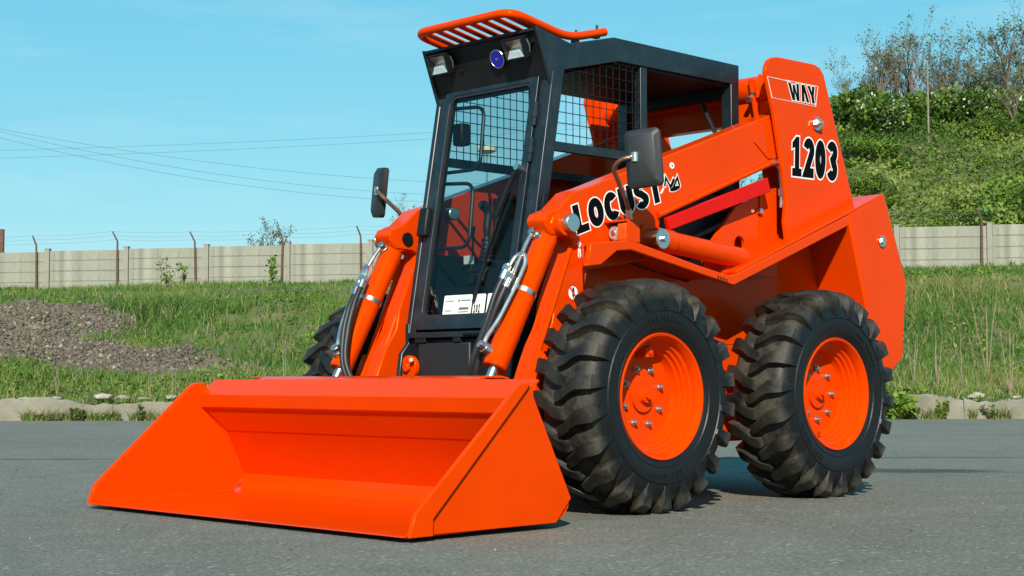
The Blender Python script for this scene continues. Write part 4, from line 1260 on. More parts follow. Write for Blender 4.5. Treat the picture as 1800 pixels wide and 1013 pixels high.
# ---- front bulkhead under the door
b = MB(); b.box(.36, .43, -.30, .30, .30, .655); part('front_bulkhead', b, BLACK, .004)
b = MB(); b.box(.431, .447, -.235, .06, .33, .640); part('belly_guard', b, PLASTIC, .006)
b = MB(); b.prism([(.44, .72), (.44, .64), (.475, .60), (.49, .50), (.47, .40), (.36, .36), (.30, .50), (.34, .68)], .300, .322); sp_ = part('gusset_plate', b, SLATE, .004)
b = MB(); b.prism([(.44, .72), (.44, .64), (.475, .60), (.49, .50), (.47, .40), (.36, .36), (.30, .50), (.34, .68)], .300, .322).mirror_y(); sp_ = part('gusset_plate', b, SLATE, .004)
for sg in (1, -1):
    b = MB(); b.cyl((.448, sg * .27, .545), (.470, sg * .27, .545), .048, n=24); b.cyl((.47, sg * .27, .545), (.485, sg * .27, .545), .02, n=6); part('drive_boss', b, ORANGE, .004)
    b = MB(); b.cyl((.470, sg * .245, .575), (.492, sg * .225, .575), .009, n=6); part('boss_bolt', b, CHROME)
b = MB(); b.box(.40, .455, -.29, .30, .660, .682); stp = part('door_step', b, SLATE, .002)
b = MB()
for i in range(14):
    yy = .04 + i * .019
    b.prism([(.456, .678), (.468, .672), (.456, .660)], yy, yy + .010)
part('step_teeth', b, SLATE, 0, stp)
b = MB(); b.box(.43, .452, -.25, -.19, .640, .660); part('step_bracket', b, BLACK, .002, stp)
b = MB(); b.box(.43, .452, -.03, .01, .640, .661); part('step_bracket', b, BLACK, .002, stp)

# ================================================================== cab
def fx(z, off=0.0):
    return .27 + (1.61 - z) * .175 + off
side = [(.352, 1.822), (.165, 1.783), (-.086, 1.843), (-.885, 1.840), (-.885, 1.755), (-.112, 1.751), (.198, 1.677), (.213, 1.60), (.2675, 1.60)]
for sg in (1, -1):
    b = MB(); b.prism(side, .309, .325); part('roof_side_plate', my(b, sg), SLATE, .0025)
    b = MB(); b.prism([(fx(.67, .002), .67), (fx(.67, -.058), .67), (fx(1.665, -.058), 1.665), (fx(1.665, .002), 1.665)], .268, .326); ap = part('front_post', my(b, sg), SLATE, .003)
    b = MB(); b.tube([(fx(.68, .003), .300, .68), (fx(1.60, .003), .300, 1.60)], .0035, n=6); b.tube([(fx(.70, -.03), .3265, .70), (fx(1.60, -.03), .3265, 1.60)], .0028, n=6); part('weld_bead', my(b, sg), SLATE, 0, ap)
    b = MB(); b.box(-.885, -.832, .270, .324, .955, 1.758); part('rear_post', my(b, sg), SLATE, .003)
    b = MB(); b.box(-.290, -.250, .285, .318, .955, 1.752); part('middle_post', my(b, sg), SLATE, .002)
    b = MB(); b.box(-.832, fx(1.38, -.05), .300, .322, 1.362, 1.398); part('waist_rail', my(b, sg), SLATE, .002)
    b = MB(); b.box(-.83, fx(1.0, -.05), .302, .322, .66, 1.00); part('lower_side_wall', my(b, sg), BLACK, .002)
    # steel mesh guard on the side window
    b = MB()
    for i in range(12):
        x = .175 - i * .0385
        ztop = 1.751 if x < -.112 else 1.751 - (x + .112) * .239
        b.cyl((x, .309, 1.398), (x, .309, ztop + .006), .0019, n=6)
    for j in range(8):
        z = 1.43 + j * .042
        x0 = fx(z, -.05)
        if z > 1.66: x0 = -.112 + (1.751 - z) / .239
        b.cyl((x0, .3125, z), (-.252, .3125, z), .0019, n=6)
    part('window_mesh', my(b, sg), BLACK, 0)
b = MB(); b.sheet([(-.884, 1.838), (-.086, 1.841), (.165, 1.781), (.349, 1.819)], -.309, .309, .012); part('roof_panel', b, SLATE)
b = MB(); b.sheet([(.338, 1.806), (.258, 1.606)], -.309, .309, .010); vz = part('visor_panel', b, BLACK, .001)
b = MB(); b.box(.20, fx(1.63, -.002), -.268, .268, 1.632, 1.672); part('door_header', b, SLATE, .002)
b = MB(); b.box(-.884, -.835, -.27, .27, 1.70, 1.822); part('rear_header', b, BLACK, .002)
b = MB(); b.box(-.885, -.845, -.30, .30, .655, 1.345); part('rear_wall', b, BLACK, .002)
b = MB(); b.box(-.83, fx(.70, -.06), -.300, .300, .655, .70); part('cab_floor', b, BLACK)
b = MB(); b.box(-.833, .20, -.308, .308, 1.742, 1.757); b.v = [v if v[0] < 0 else (-.10, v[1], v[2]) for v in b.v]; part('headlining', b, BLACK)
# visor lamps and horn
vn = Vector((.208, 0, -.083)).normalized(); vu = Vector((.083, 0, .208)).normalized()
def visor_pt(y, up_, out):
    p = Vector((.338, y, 1.806)) - vu * up_ + vn * out
    return p
def vbox(y0, y1, u0, u1, o0, o1, taper=1.0):
    b = MB(); b.box(0, 1, 0, 1, 0, 1); vs = []
    yc = (y0 + y1) / 2; uc = (u0 + u1) / 2
    for (a, c, e) in b.v:
        k = taper if a < .5 else 1.0
        y = yc + ((y0 if c < .5 else y1) - yc) * k; u = uc + ((u0 if e < .5 else u1) - uc) * k
        vs.append(tuple(visor_pt(y, u, o0 if a < .5 else o1)))
    b.v = vs
    return b
for sg in (1, -1):
    c0 = .215 * sg
    hl = part('work_lamp', vbox(c0 - .052, c0 + .052, .006, .086, .002, .014, .9), BLACK, .002)
    for (ya, yb, ua, ub) in ((-.052, .052, .004, .009), (-.052, .052, .081, .086), (-.052, -.046, .009, .081), (.046, .052, .009, .081)):
        part('lamp_shell', vbox(c0 + ya, c0 + yb, ua, ub, .012, .048), BLACK, .001, hl)
    for (ua, oa, ub, ob, m_) in ((.079, .046, .046, .020, REFLECTOR), (.046, .020, .012, .044, ZINC)):  # lower half near-white to paint its bright reflection, upper half grey metal
        bb = MB(); bb.add([tuple(visor_pt(y, u, o_)) for (y, u, o_) in ((c0 - .044, ua, oa), (c0 + .044, ua, oa), (c0 + .044, ub, ob), (c0 - .044, ub, ob))], [(0, 1, 2, 3)])
        bb.add([tuple(visor_pt(y, u, o_ - .003)) for (y, u, o_) in ((c0 - .044, ua, oa), (c0 + .044, ua, oa), (c0 + .044, ub, ob), (c0 - .044, ub, ob))], [(3, 2, 1, 0)])
        part('lamp_reflector', bb, m_, 0, hl)
    b = MB()
    for j in range(7):
        y = c0 - .038 + j * .0127
        b.cyl(visor_pt(y, .014, .0480), visor_pt(y, .078, .0480), .0022, n=6)
    part('lens_flute', b, LENS, 0, hl)
    part('lamp_lens', vbox(c0 - .046, c0 + .046, .010, .080, .0505, .0525), LENS, .0005, hl)
    b = MB(); b.tube([visor_pt(c0 + .056, .02, .02), visor_pt(c0 + .062, .045, .02), visor_pt(c0 + .056, .07, .02)], .003, n=6); part('lamp_bracket', b, ZINC, 0, hl)
    b = MB(); b.cyl(visor_pt(.28 * sg, .035, .0), visor_pt(.28 * sg, .035, .012), .009, n=6); b.cyl(visor_pt(.13 * sg * -1, .09, .0), visor_pt(.13 * sg * -1, .09, .009), .007, n=6); part('visor_bolt', b, BLACK)
b = MB(); b.cyl(visor_pt(.088, .072, .0), visor_pt(.088, .072, .012), .030, n=24); hn = part('horn', b, BLACK, .002)
b = MB(); b.cyl(visor_pt(.088, .072, .012), visor_pt(.088, .072, .018), .035, n=28); part('horn_disc', b, BLUE, .002, hn)
b = MB(); ring = [visor_pt(.088 + .035 * math.cos(t), .072 + .035 * math.sin(t), .016) for t in [i * 2 * math.pi / 28 for i in range(29)]]; b.tube(ring, .0028, n=6, cap=False); part('horn_rim', b, CHROME, 0, hn)
b = MB(); b.cyl(visor_pt(.088, .072, .018), visor_pt(.088, .072, .021), .006, n=8); part('horn_screw', b, CHROME, 0, hn)

# ---- roof guard
GZ = 1.872
half = [(-.085, .265, 1.866), (.115, .265, 1.812), (.195, .265, 1.832), (.42, .285, GZ)]
path = [(-.085, .275, 1.868), (.055, .275, 1.846), (.135, .275, 1.806), (.425, .285, GZ), (.425, -.285, GZ), (.135, -.275, 1.806), (.055, -.275, 1.846), (-.085, -.275, 1.868)]
path = [(-.085, .275, 1.872), (.125, .275, 1.818), (.435, .272, 1.872), (.435, -.272, 1.872), (.125, -.275, 1.818), (-.085, -.275, 1.872)]
b = MB(); b.tube(path, .0165, n=16, fillet=.075, fs_=8); rg_ = part('roof_guard', b, ORANGE)
b = MB(); b.tube([(.185, .262, 1.826), (.185, -.262, 1.826)], .012, n=10); part('guard_rear_rail', b, ORANGE, 0, rg_)
for i in range(8):
    y = -.225 + i * .0645
    b = MB(); b.prism([(.430, 1.874), (.430, 1.868), (.185, 1.823), (.185, 1.829)], y - .018, y + .018); part('guard_slat', b, ORANGE, .001, rg_)
for sg in (1, -1):
    b = MB(); b.box(-.06, -.03, .262 * sg - .012, .262 * sg + .012, 1.842, 1.868); b.box(.06, .085, .262 * sg - .012, .262 * sg + .012, 1.80, 1.83); b.cyl((-.045, .27 * sg, 1.86), (-.045, .27 * sg, 1.894), .006, n=6); b.cyl((.075, .27 * sg, 1.82), (.075, .27 * sg, 1.856), .006, n=6); part('guard_clamp', b, SLATE, .001, rg_)

# ---- door: slanted frame, glass, hinges, handle, wiper, stickers
def FP(y, z, off=0.0):
    n_ = Vector((1, 0, .175)).normalized()
    p = Vector((fx(z), y, z)) + n_ * off
    return (p.x, p.y, p.z)
def fbox(y0, y1, z0, z1, o0, o1):
    b = MB(); b.box(0, 1, 0, 1, 0, 1)
    b.v = [FP(y0 if c < .5 else y1, z0 if e < .5 else z1, o0 if a < .5 else o1) for (a, c, e) in b.v]
    return b
def rrect(y0, y1, z0, z1, r, n=6):
    pts = []
    for (cy, cz, a0) in ((y1 - r, z1 - r, 0), (y0 + r, z1 - r, 90), (y0 + r, z0 + r, 180), (y1 - r, z0 + r, 270)):
        for k in range(n + 1):
            t = R(a0 + 90 * k / n); pts.append((cy + r * math.cos(t), cz + r * math.sin(t)))
    return pts
def fframe(outer, inner, o0, o1):
    n = len(outer); b = MB()
    vs = [FP(y, z, o) for o in (o0, o1) for ring in (outer, inner) for (y, z) in ring]
    fs = []
    for i in range(n):
        k = (i + 1) % n
        fs += [(2 * n + i, 2 * n + k, 3 * n + k, 3 * n + i), (i, n + i, n + k, k), (i, k, 2 * n + k, 2 * n + i), (n + i, 3 * n + i, 3 * n + k, n + k)]
    return b.add(vs, fs)
dr = part('cab_door', fframe(rrect(-.262, .262, .690, 1.664, .02), rrect(-.232, .232, .738, 1.630, .035), -.014, .012), SLATE, .002)
part('door_seal', fframe(rrect(-.234, .234, .736, 1.632, .035), rrect(-.224, .224, .748, 1.620, .032), -.006, .009), PLASTIC, 0, dr)
b = MB(); pts = rrect(-.228, .228, .744, 1.624, .033)
n = len(pts); b.add([FP(y, z, o) for o in (-.001, .003) for (y, z) in pts], [tuple(range(n)), tuple(range(2 * n - 1, n - 1, -1))] + [(i, (i + 1) % n, n + (i + 1) % n, n + i) for i in range(n)])
part('door_glass', b, GLASS, 0, dr, angle=30)
for z in (1.50, 1.36, .86):
    b = MB(); b.cyl(FP(.266, z - .045, .010), FP(.266, z + .045, .010), .007, n=10); b.cyl(FP(.266, z - .012, .010), FP(.266, z + .012, .010), .010, n=10); part('hinge', b, SLATE, 0, dr)
part('door_handle', fbox(-.300, -.248, 1.06, 1.175, .012, .040), BLACK, .008, dr)
b = MB(); b.cyl(FP(.232, 1.29, .0), FP(.232, 1.29, .045), .013, n=10); part('wiper_pivot', b, ZINC, 0, dr)
b = MB(); b.tube([FP(.232, 1.29, .036), FP(.15, 1.08, .030), FP(.10, .95, .022)], .006, n=8); b.tube([FP(.225, 1.27, .04), FP(.155, 1.11, .036)], .012, n=6); part('wiper_arm', b, BLACK, 0, dr)
b = MB(); b.tube([FP(.185, 1.20, .018), FP(.10, .95, .014), FP(.055, .79, .010)], .0075, n=6); part('wiper_blade', b, BLACK, 0, dr)
# stickers on the lower glass
def fflat(y0, y1, z0, z1, off, m, name, parent):
    b = MB(); b.add([FP(y0, z0, off), FP(y1, z0, off), FP(y1, z1, off), FP(y0, z1, off)], [(0, 1, 2, 3)])
    return part(name, b, m, 0, parent, angle=0)
for (y0, y1) in ((-.118, .042), (.050, .116), (.126, .190)):
    b = MB(); pts = rrect(y0, y1, .742, .822, .006, 3); n = len(pts)
    b.add([FP(y, z, .0045) for (y, z) in pts], [tuple(range(n))]); part('glass_sticker', b, WHITE, 0, dr, angle=0)

# ---- flat print: heavy condensed glyphs, each one strip or polygon, ink over a white edge
def arc(cx, cy, rx, ry, a0, a1, n=14):
    return [(cx + rx * math.cos(R(a0 + (a1 - a0) * i / n)), cy + ry * math.sin(R(a0 + (a1 - a0) * i / n))) for i in range(n + 1)]
def strip(path, hw, ext=0.0, closed=False, hv=None):
    """outline of a thick stroke as quads; hw half width, ext grows the free ends"""
    P = [Vector(p) for p in path]; n = len(P)
    if not closed:
        P[0] = P[0] - (P[1] - P[0]).normalized() * ext; P[-1] = P[-1] + (P[-1] - P[-2]).normalized() * ext
    Lf, Rt = [], []
    for i in range(n):
        ns = []
        if closed or i > 0:
            d_ = (P[i] - P[i - 1]).normalized(); ns.append(Vector((-d_.y, d_.x)))
        if closed or i < n - 1:
            d_ = (P[(i + 1) % n] - P[i]).normalized(); ns.append(Vector((-d_.y, d_.x)))
        m_ = sum(ns, Vector((0, 0))).normalized(); k = hw / max(.5, m_.dot(ns[0]))
        Lf.append(P[i] + m_ * k); Rt.append(P[i] - m_ * k)
    quads = []
    for i in range(n if closed else n - 1):
        j = (i + 1) % n
        quads.append([Lf[i], Rt[i], Rt[j], Lf[j]])
    return [[tuple(p) for p in q] for q in quads]
def bloat(poly, e):
    P = [Vector(p) for p in poly]; n = len(P); out = []
    area = sum(P[i].x * P[(i + 1) % n].y - P[(i + 1) % n].x * P[i].y for i in range(n))
    sgn = 1 if area > 0 else -1
    for i in range(n):
        d0 = (P[i] - P[i - 1]).normalized(); d1 = (P[(i + 1) % n] - P[i]).normalized()
        n0 = Vector((d0.y, -d0.x)) * sgn; n1 = Vector((d1.y, -d1.x)) * sgn
        m_ = (n0 + n1).normalized(); out.append(tuple(P[i] + m_ * (e / max(.35, m_.dot(n0)))))
    return out
GL = {  # kind, data, width
    'L': ('s', [(.13, 1), (.13, .12), (.56, .12)], .56),
    'O': ('o', arc(.33, .5, .20, .37, 90, 450, 24)[:-1], .66),
    '0': ('o', arc(.28, .5, .155, .37, 90, 450, 24)[:-1], .56),
    'C': ('s', arc(.33, .5, .20, .37, 38, 322, 22), .62),
    'U': ('s', [(.13, 1)] + arc(.33, .34, .20, .21, 180, 360, 12) + [(.53, 1)], .66),
    'S': ('s', arc(.31, .715, .185, .165, 20, 255, 12)[:-1] + [(.33, .505)] + arc(.31, .285, .185, .165, 75, -160, 12)[1:], .62),
    'T': ('p', [(0, 1), (.6, 1), (.6, .77), (.425, .77), (.425, 0), (.175, 0), (.175, .77), (0, .77)], .60),
    '1': ('p', [(.02, .84), (.02, .68), (.15, .73), (.15, .20), (.02, .20), (.02, 0), (.50, 0), (.50, .20), (.38, .20), (.38, 1), (.22, 1)], .52),
    '2': ('s', arc(.28, .70, .165, .18, 165, -25, 12) + [(.14, .12), (.54, .12)], .54),
    '3': ('s', arc(.27, .72, .165, .165, 160, -60, 12) + [(.30, .53)] + arc(.27, .275, .165, .165, 60, -160, 12), .54),
    'W': ('p', [(0, 1), (.20, 1), (.27, .40), (.34, .92), (.50, .92), (.57, .40), (.64, 1), (.84, 1), (.70, 0), (.49, 0), (.42, .48), (.35, 0), (.14, 0)], .84),
    'A': ('p', [(.18, 1), (.42, 1), (.60, 0), (.39, 0), (.30, .58), (.21, 0), (0, 0)], .60),
    'Y': ('p', [(0, 1), (.22, 1), (.30, .66), (.38, 1), (.60, 1), (.41, .42), (.41, 0), (.19, 0), (.19, .42)], .60)}
def print_text(txt, name, parent, origin, U, V_, nrm, hw=.12, edge=.05, gap=.10, shear=0.0, lift=.0008, inkm=None):
    origin = Vector(origin); U = Vector(U); V_ = Vector(V_); nrm = Vector(nrm)
    total = sum(GL[c][2] for c in txt) + gap * (len(txt) - 1)
    out = None
    for k, (e, m) in enumerate(((edge, WHITE), (0.0, inkm or INK)) if edge else ((0.0, inkm or INK),)):
        x = 0.0
        for li, c in enumerate(txt):
            kind, data, wd_ = GL[c]
            if kind == 'p': polys = [bloat(data, e) if e else data]
            else: polys = strip(data, hw + e, e, kind == 'o')
            b = MB()
            for p in polys:
                b.add([tuple(origin + U * ((q[0] + x + shear * (q[1] - .5)) / total) + V_ * q[1] + nrm * (lift * (k + 1) + .00012 * (li % 2))) for q in p], [tuple(range(len(p)))])
            out = part(name if m is not WHITE or not edge else name + '_edge', b, m, 0, parent, angle=0)
            x += wd_ + gap
    return out
near = [o for o in LD.children if o.name.startswith('lift_arm')][0]
tower = [o for o in LD.children if o.name.startswith('tower_plate')][0]
print_text('LOCUST', 'letter', near, (.298, .4802, 1.030), (-.492, 0, .163), (.030, 0, .102), (0, 1, 0), hw=.13, edge=.045, gap=.06)
print_text('1203', 'numeral', tower, (-.985, .5202, 1.356), (-.335, 0, .006), (-.006, 0, .170), (0, 1, 0), hw=.125, edge=.04, gap=.07)
print_text('WAY', 'logo_letter', tower, (-.975, .5202, 1.680), (-.195, 0, .004), (0, 0, .073), (0, 1, 0), hw=.125, edge=.05, gap=.03, shear=-.20)
b = MB(); b.tube([(-.955, .5212, 1.757), (-.822, .5212, 1.757), (-.852, .5212, 1.672), (-.975, .5212, 1.672)], .0017, n=4); part('logo_outline', b, WHITE, 0, tower)
b = MB(); b.tube([(-.955, .5212, 1.759), (-1.186, .5212, 1.762), (-1.168, .5212, 1.672), (-.975, .5212, 1.672)], .0014, n=4); part('logo_outline', b, WHITE, 0, tower)
# small insect emblem after the lettering: dark wing strokes edged in white
def flat_xz(polys, y, m, name, parent):
    b = MB()
    for p in polys:
        b.add([(x, y, z) for x, z in p], [tuple(range(len(p)))])
    return part(name, b, m, 0, parent, angle=0)
def em(x, y): return (-.225 - .0035 * (x - 1175), 1.264 - .0023 * (y - 322) + .0002 * (x - 1175))
def em_strokes(hw, ext): return strip([em(1168, 328), em(1170, 313), em(1178, 329), em(1184, 314)], hw, ext) + strip([em(1183, 330), em(1190, 312), em(1194, 326)], hw, ext)
def em_blob(k): return [em(1186 + (9 + k) * math.cos(t), 331 + (4 + k) * math.sin(t) - .35 * (9 + k) * math.cos(t)) for t in [i * math.pi / 8 for i in range(16)]]
flat_xz(em_strokes(.0095, .004), .4809, WHITE, 'emblem_edge', near)
flat_xz([em_blob(1.4), [em(1160, 296), em(1163, 297), em(1169, 312), em(1165, 314)], [em(1165, 330), em(1168, 331), em(1163, 341), em(1160, 340)]], .4807, WHITE, 'emblem_flank', near)
flat_xz(em_strokes(.0055, .0), .4816, INK, 'emblem', near)
flat_xz([em_blob(0)], .4818, INK, 'emblem_body', near)
b = MB(); b.cyl((-.245, .480, 1.334), (-.245, .483, 1.334), .013, n=16); part('emblem_disc', b, WHITE, 0, near)
b = MB(); b.cyl((-.245, .483, 1.334), (-.245, .4838, 1.334), .004, n=8); part('emblem_dot', b, INK, 0, near)
# warning stickers on the leg
def disc_xz(x, z, r, y, m, name, parent, n=24, rx=None):
    flat_xz([[(x + (rx or r) * math.cos(2 * math.pi * i / n), z + r * math.sin(2 * math.pi * i / n)) for i in range(n)]], y, m, name, parent)
disc_xz(.322, .814, .030, .4806, REDINK, 'warning_sticker', near)
disc_xz(.322, .814, .0245, .4812, WHITE, 'sticker_field', near)
flat_xz([[(.318, .834), (.326, .834), (.328, .815), (.324, .795), (.320, .795), (.315, .815)]], .4818, INK, 'sticker_figure', near)
flat_xz([[(.343, .832), (.338, .837), (.301, .796), (.306, .791)]], .4824, REDINK, 'sticker_bar', near)
flat_xz([[(.288, 1.012), (.272, .994), (.276, .984), (.274, .95), (.286, .935), (.298, .95), (.300, .984), (.304, .994)]], .4806, REDINK, 'arrow_sticker', near)
flat_xz([[(.288, 1.008), (.276, .994), (.282, .992), (.282, .984), (.294, .984), (.294, .992), (.300, .994)], [(.281, .978), (.295, .978), (.296, .95), (.290, .942), (.289, .965), (.287, .965), (.284, .942), (.278, .952)]], .4812, WHITE, 'arrow_sign', near)
flat_xz([[(.440, 1.062), (.425, 1.088), (.410, 1.066)]], .4806, YELLOW, 'triangle_sticker', near)
# tiny stencil marks on the fender lip
lipo = [o for o in LD.children if o.name.startswith('fender_lip')][0]
flat_xz([[(-.375 - i * .0135, .902 - i * .0026), (-.383 - i * .0135, .9005 - i * .0026), (-.382 - i * .0135, .884 - i * .0026), (-.379 - i * .0135, .884 - i * .0026)] for i in range(5)], .6006, INK, 'stencil_mark', lipo)
# print on the glass stickers
def fpoly(polys, off, m, name):
    b = MB()
    for p in polys:
        b.add([FP(y, z, off) for y, z in p], [tuple(range(len(p)))])
    return part(name, b, m, 0, dr, angle=0)
def bar(y0, y1, z, h): return [(y0, z), (y1, z), (y1, z + h), (y0, z + h)]
fpoly([bar(-.105, -.060, .798, .004), bar(-.036, -.026, .796, .009), bar(-.020, .034, .798, .005), bar(-.105, -.070, .760, .004), bar(-.028, .028, .764, .010), bar(-.030, .026, .754, .004)], .0052, mat('grey_print', (.12, .14, .13), .5), 'sticker_print')
nv = Vector((1, 0, .175)).normalized()
zv = Vector(FP(.056, .784, .0045)) - Vector(FP(.056, .750, .0045))
print_text('101', 'sticker_numeral', dr, Vector(FP(.056, .750, .0045)), Vector((0, .036, 0)), zv, nv, hw=.10, edge=0)
print_text('C', 'conformity_mark', dr, Vector(FP(.137, .758, .0045)), Vector((0, .026, 0)), zv * 1.25, nv, hw=.05, edge=0)
# ---- inside the cab
st = empty('seat', (0, 0, 0), parent=LD)
b = MB(); b.box(-.62, -.18, -.20, .20, .84, .96); part('seat_cushion', b, SEATM, .03, st, segs=4)
b = MB(); b.prism([(-.52, .95), (-.62, .95), (-.76, 1.42), (-.68, 1.44)], -.18, .18); part('seat_back', b, SEATM, .03, st, segs=4)
b = MB(); b.box(-.60, -.20, -.16, .16, .70, .84); part('seat_base', b, BLACK, .01, st)
for sg in (1, -1):
    b = MB(); b.prism([(.14, .72), (.12, .93), (.06, .985), (-.55, 1.0), (-.60, .72)], .215, .300); cs = part('side_console', my(b, sg), PLASTIC, .01)
    b = MB(); jx, jy = .085, .225 * sg
    for i in range(6):
        z = .975 + i * .018
        b.cyl((jx, jy, z), (jx - .001, jy, z + .013), .036 - i * .0038, .034 - i * .0038, n=16)
    b.cyl((jx, jy, 1.06), (jx, jy, 1.10), .012, n=10)
    js = part('joystick_boot', b, PLASTIC, 0, cs)
    b = MB(); b.tube([(jx, jy, 1.085), (jx - .002, jy, 1.13), (jx - .012, jy, 1.175), (jx + .006, jy - .004, 1.205), (jx + .03, jy - .006, 1.212)], [.013, .017, .018, .021, .015], n=14, fillet=.02); part('joystick_grip', b, PLASTIC, 0, cs)
b = MB(); b.tube([(.215, -.17, .95), (.215, -.17, 1.06), (.212, -.17, 1.11)], [.005, .005, .010], n=8); b.box(.18, .25, -.20, -.14, .925, .955); part('throttle_lever', b, PLASTIC, .002)
b = MB(); b.box(.236, .252, -.185, -.14, .955, .99); part('lever_decal', b, WHITE, .002)
b = MB(); b.box(fx(.9, -.13), fx(.9, -.07), -.295, .295, .70, .86); part('toe_board', b, BLACK, .01)
for (z0, z1, y1) in ((1.33, 1.595, -.075), (1.02, 1.285, -.08)):
    b = MB(); b.tube([FP(-.245, z1, -.03), FP(y1, z1 - .01, -.035), FP(y1 + .02, z0, -.035), FP(-.245, z0, -.03)], .0075, n=10, fillet=.05); part('grab_handle', b, SLATE)
b = MB(); b.box(fx(1.48, -.10), fx(1.48, -.05), -.262, -.205, 1.44, 1.53); part('interior_mirror', b, BLACK, .008)
b = MB(); b.cyl(FP(-.235, 1.165, -.06), FP(-.185, 1.165, -.05), .026, n=16); part('interior_lamp', b, CHROME, .004)
b = MB(); b.box(.225, .25, .27, .30, 1.52, 1.60); part('door_latch', b, BLACK, .004)
b = MB(); b.tube([(-.82, .175, 1.685), (-.82, .262, 1.52)], .010, n=8); part('gas_strut', b, BLACK)

# ================================================================== wheels
def tyre_mesh():
    b = MB()
    # carcass: y=0 is the outer rim plane, negative towards the loader
    prof = [(.228, -.012), (.245, .004), (.262, .010), (.30, .016), (.345, .013), (.378, .001), (.396, -.016), (.405, -.042), (.410, -.082), (.412, -.126),
            (.410, -.170), (.405, -.210), (.396, -.236), (.378, -.253), (.345, -.265), (.30, -.268), (.262, -.262), (.245, -.256), (.228, -.240)]
    b.lathe_y(prof, n=72)
    for sg, ph in ((1, 0.0), (-1, .5)):
        NL = 22
        for i in range(NL):
            th0 = 2 * math.pi * (i + ph) / NL
            #        dy from centre, dtheta, r_base, r_top, half width
            st_ = [(-.010, -.020, .410, .441, .0185), (.028, .012, .410, .444, .019), (.058, .066, .408, .443, .0205), (.088, .104, .404, .440, .0245), (.118, .114, .394, .433, .0265), (.133, .118, .370, .415, .026), (.138, .121, .345, .380, .020), (.135, .122, .328, .331, .013)]
            vs = []
            for (dy, dth, rb, rtp, hw) in st_:
                y = -.126 + sg * dy
                out = 0.0
                for (r_, k) in ((rb - .014, 1.28), (rtp, 1.0)):
                    yy = y
                    if dy > .12 and r_ == rtp: yy = y + sg * .009
                    if dy > .12 and r_ != rtp: yy = y - sg * .012
                    for q in (-1, 1):
                        t = th0 + dth + q * hw * k / .42
                        vs.append((r_ * math.cos(t), yy, r_ * math.sin(t)))
            fs = []
            for j in range(len(st_) - 1):
                a = 4 * j
                fs += [(a + 2, a + 3, a + 7, a + 6), (a, a + 2, a + 6, a + 4), (a + 3, a + 1, a + 5, a + 7), (a + 1, a, a + 4, a + 5)]
            e = 4 * (len(st_) - 1)
            fs += [(0, 1, 3, 2), (e, e + 2, e + 3, e + 1)]
            b.add(vs, fs)
    # raised ring on the sidewall
    b.lathe_y([(.318, .0150), (.321, .0185), (.325, .0150)], n=72); b.lathe_y([(.258, .008), (.262, .0125), (.267, .009)], n=72)
    for a0 in (70, 250):
        for i in range(9):
            if i in (3,): continue
            t0 = R(a0 + i * 4.4); t1 = R(a0 + i * 4.4 + 2.9)
            b.add([(r_ * math.cos(t), y_, r_ * math.sin(t)) for y_ in (.012, .0178) for (r_, t) in ((.286, t0), (.304, t0), (.304, t1), (.286, t1))], [(4, 5, 6, 7), (0, 1, 5, 4), (1, 2, 6, 5), (2, 3, 7, 6), (3, 0, 4, 7)])
    me = bpy.data.meshes.new('tyre'); me.from_pydata(b.v, [], b.f); me.update(); finish(me, TYRE, 38)
    return me
def rim_mesh():
    b = MB()
    prof = [(.222, -.020), (.2345, -.010), (.2375, -.001), (.2345, .004), (.226, .001), (.219, -.012), (.214, -.022), (.213, -.034), (.203, -.040), (.200, -.052), (.191, -.057), (.189, -.070), (.180, -.076), (.178, -.092), (.170, -.106), (.150, -.109), (.10, -.107), (.05, -.106), (.0, -.106)]
    b.lathe_y(prof, n=64)
    b.lathe_y([(.222, -.02), (.20, -.10), (.20, -.235), (.228, -.245)], n=48)
    me = bpy.data.meshes.new('rim'); me.from_pydata(b.v, [], b.f); me.update(); finish(me, ORANGE, 40)
    return me
def simple(b, m, name, angle=35):
    me = bpy.data.meshes.new(name); me.from_pydata(b.v, [], b.f); me.update(); finish(me, m, angle); return me
T_ME, R_ME = tyre_mesh(), rim_mesh()
b = MB(); b.cyl((0, -.107, 0), (0, -.095, 0), .045, .042, n=24); b.cyl((0, -.095, 0), (0, -.075, 0), .028, .024, n=20); b.cyl((0, -.075, 0), (0, -.062, 0), .013, n=6)
HUB_ME = simple(b, ORANGE, 'hub')
b = MB(); b.cyl((0, -.107, 0), (0, -.102, 0), .0125, n=14); b.cyl((0, -.102, 0), (0, -.091, 0), .009, n=6); b.cyl((0, -.092, 0), (0, -.084, 0), .005, n=8)
NUT_ME = simple(b, NUTM, 'wheel_nut')
b = MB(); b.box(-.020, .020, -.100, -.052, .148, .184); b.cyl((0, -.054, .166), (0, -.046, .166), .010, n=10)
TAB_ME = simple(b, ORANGE, 'valve_guard')
WB = 1.133; RZ = .434
for (x, sg, rot) in ((0, 1, 4), (-WB, 1, 158), (0, -1, 10), (-WB, -1, 60)):
    wl = empty('wheel', (x, .834 * sg, RZ), parent=LD)
    if sg < 0:
        wl.rotation_euler = (0, 0, math.pi)
    def sub(name, me, ry):
        o = link_mesh(name, me, wl); o.rotation_euler = (0, ry, 0); return o
    sub('tyre', T_ME, R(-rot * .3)); sub('rim', R_ME, 0); sub('hub', HUB_ME, 0)
    sub('valve_guard', TAB_ME, R(rot))
    for i in range(8):
        a = R(22.5 + 45 * i + rot)
        o = link_mesh('wheel_nut', NUT_ME, wl, loc=(.108 * math.cos(a), 0, .108 * math.sin(a)))
for nm, x in (('front_axle', 0), ('rear_axle', -WB)):
    b = MB(); b.cyl((x, -.74, RZ), (x, .74, RZ), .06, n=20); b.cyl((x, .36, RZ), (x, .50, RZ), .11, .09, n=24); b.cyl((x, -.36, RZ), (x, -.50, RZ), .11, .09, n=24)
    obj(nm, b, ORANGE, LD)

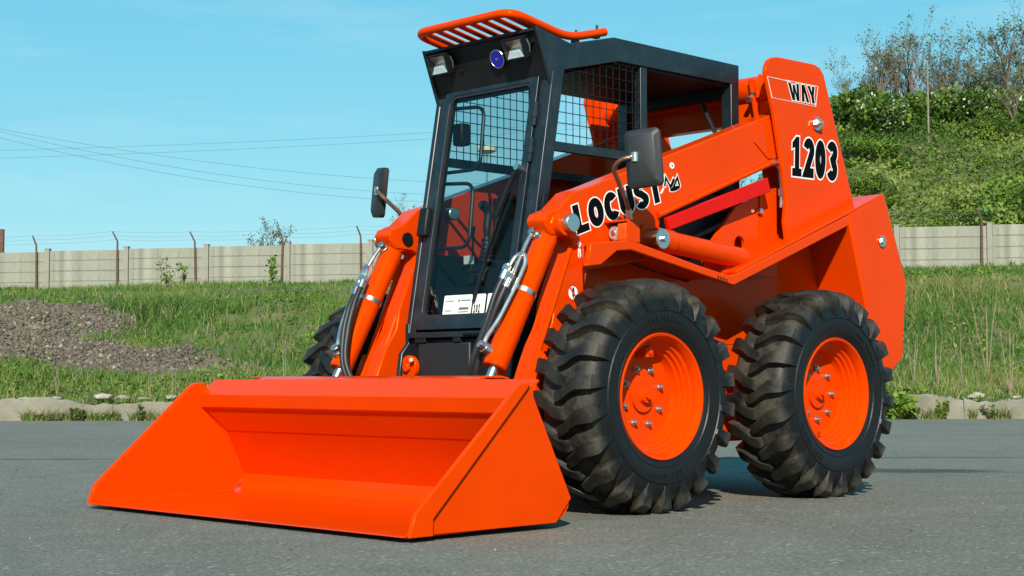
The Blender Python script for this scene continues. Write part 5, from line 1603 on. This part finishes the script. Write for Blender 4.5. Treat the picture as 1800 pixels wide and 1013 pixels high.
# ================================================================== bucket
BW = .913
sidep = [(.985, .487), (1.030, .484), (1.050, .470), (1.462, .104), (1.486, .040), (.862, .041), (.792, .116)]
back = [(1.478, .0415), (.862, .052), (.826, .066), (.806, .092), (.801, .122), (.889, .298), (.990, .386), (1.012, .440), (.935, .500)]
b = MB(); b.sheet(back, -.905, .905, -.008); bk = part('bucket', b, ORANGE, 0, angle=28)
for sg in (1, -1):
    b = MB(); b.prism(sidep, .903, .912); part('bucket_side', my(b, sg), ORANGE, .002, bk)
    b = MB(); b.prism([(1.030, .486), (1.052, .473), (1.466, .106), (1.490, .0375), (1.398, .0375), (1.398, .088), (1.000, .472), (.99, .489)], .9125, .925) if sg > 0 else b.prism([(1.030, .486), (1.052, .473), (1.466, .106), (1.490, .0375), (1.398, .0375), (1.398, .088), (1.000, .472), (.99, .489)], .9125, .925)
    part('side_cutter', my(b, sg), ORANGE, .002, bk)
    b = MB(); b.tube([(1.006, .899, .436), (.986, .899, .386), (.890, .899, .296), (.803, .899, .122), (.808, .899, .092), (.86, .899, .055), (1.45, .899, .041)], .005, n=6); part('weld_bead', my(b, sg), ORANGE, 0, bk)
b = MB(); b.prism([(1.30, .0395), (1.30, .0365), (1.490, .0365), (1.503, .039), (1.490, .0435)], -.902, .902); part('cutting_edge', b, ORANGE, .002, bk)
b = MB(); b.prism([(1.014, .442), (1.004, .392), (.992, .384), (1.000, .438)], -.900, .900); part('lip_flange', b, ORANGE, .002, bk)
b = MB(); b.prism([(.935, .500), (.90, .512), (.84, .505), (.80, .42), (.79, .20), (.81, .20), (.85, .33)], -.62, .62); part('coupler_plate', b, ORANGE, .004, bk)
b = MB(); b.prism([(.90, .512), (.862, .505), (.862, .498), (.90, .504)], -.70, .70); part('top_lip', b, ORANGE, .002, bk)
for sg in (1, -1):
    b = MB(); b.prism([(.80, .36), (.66, .44), (.60, .40), (.60, .32), (.70, .25), (.80, .22)], .36, .375); b.prism([(.80, .36), (.66, .44), (.60, .40), (.60, .32), (.70, .25), (.80, .22)], .49, .505); part('coupler_ear', my(b, sg), ORANGE, .003, bk)
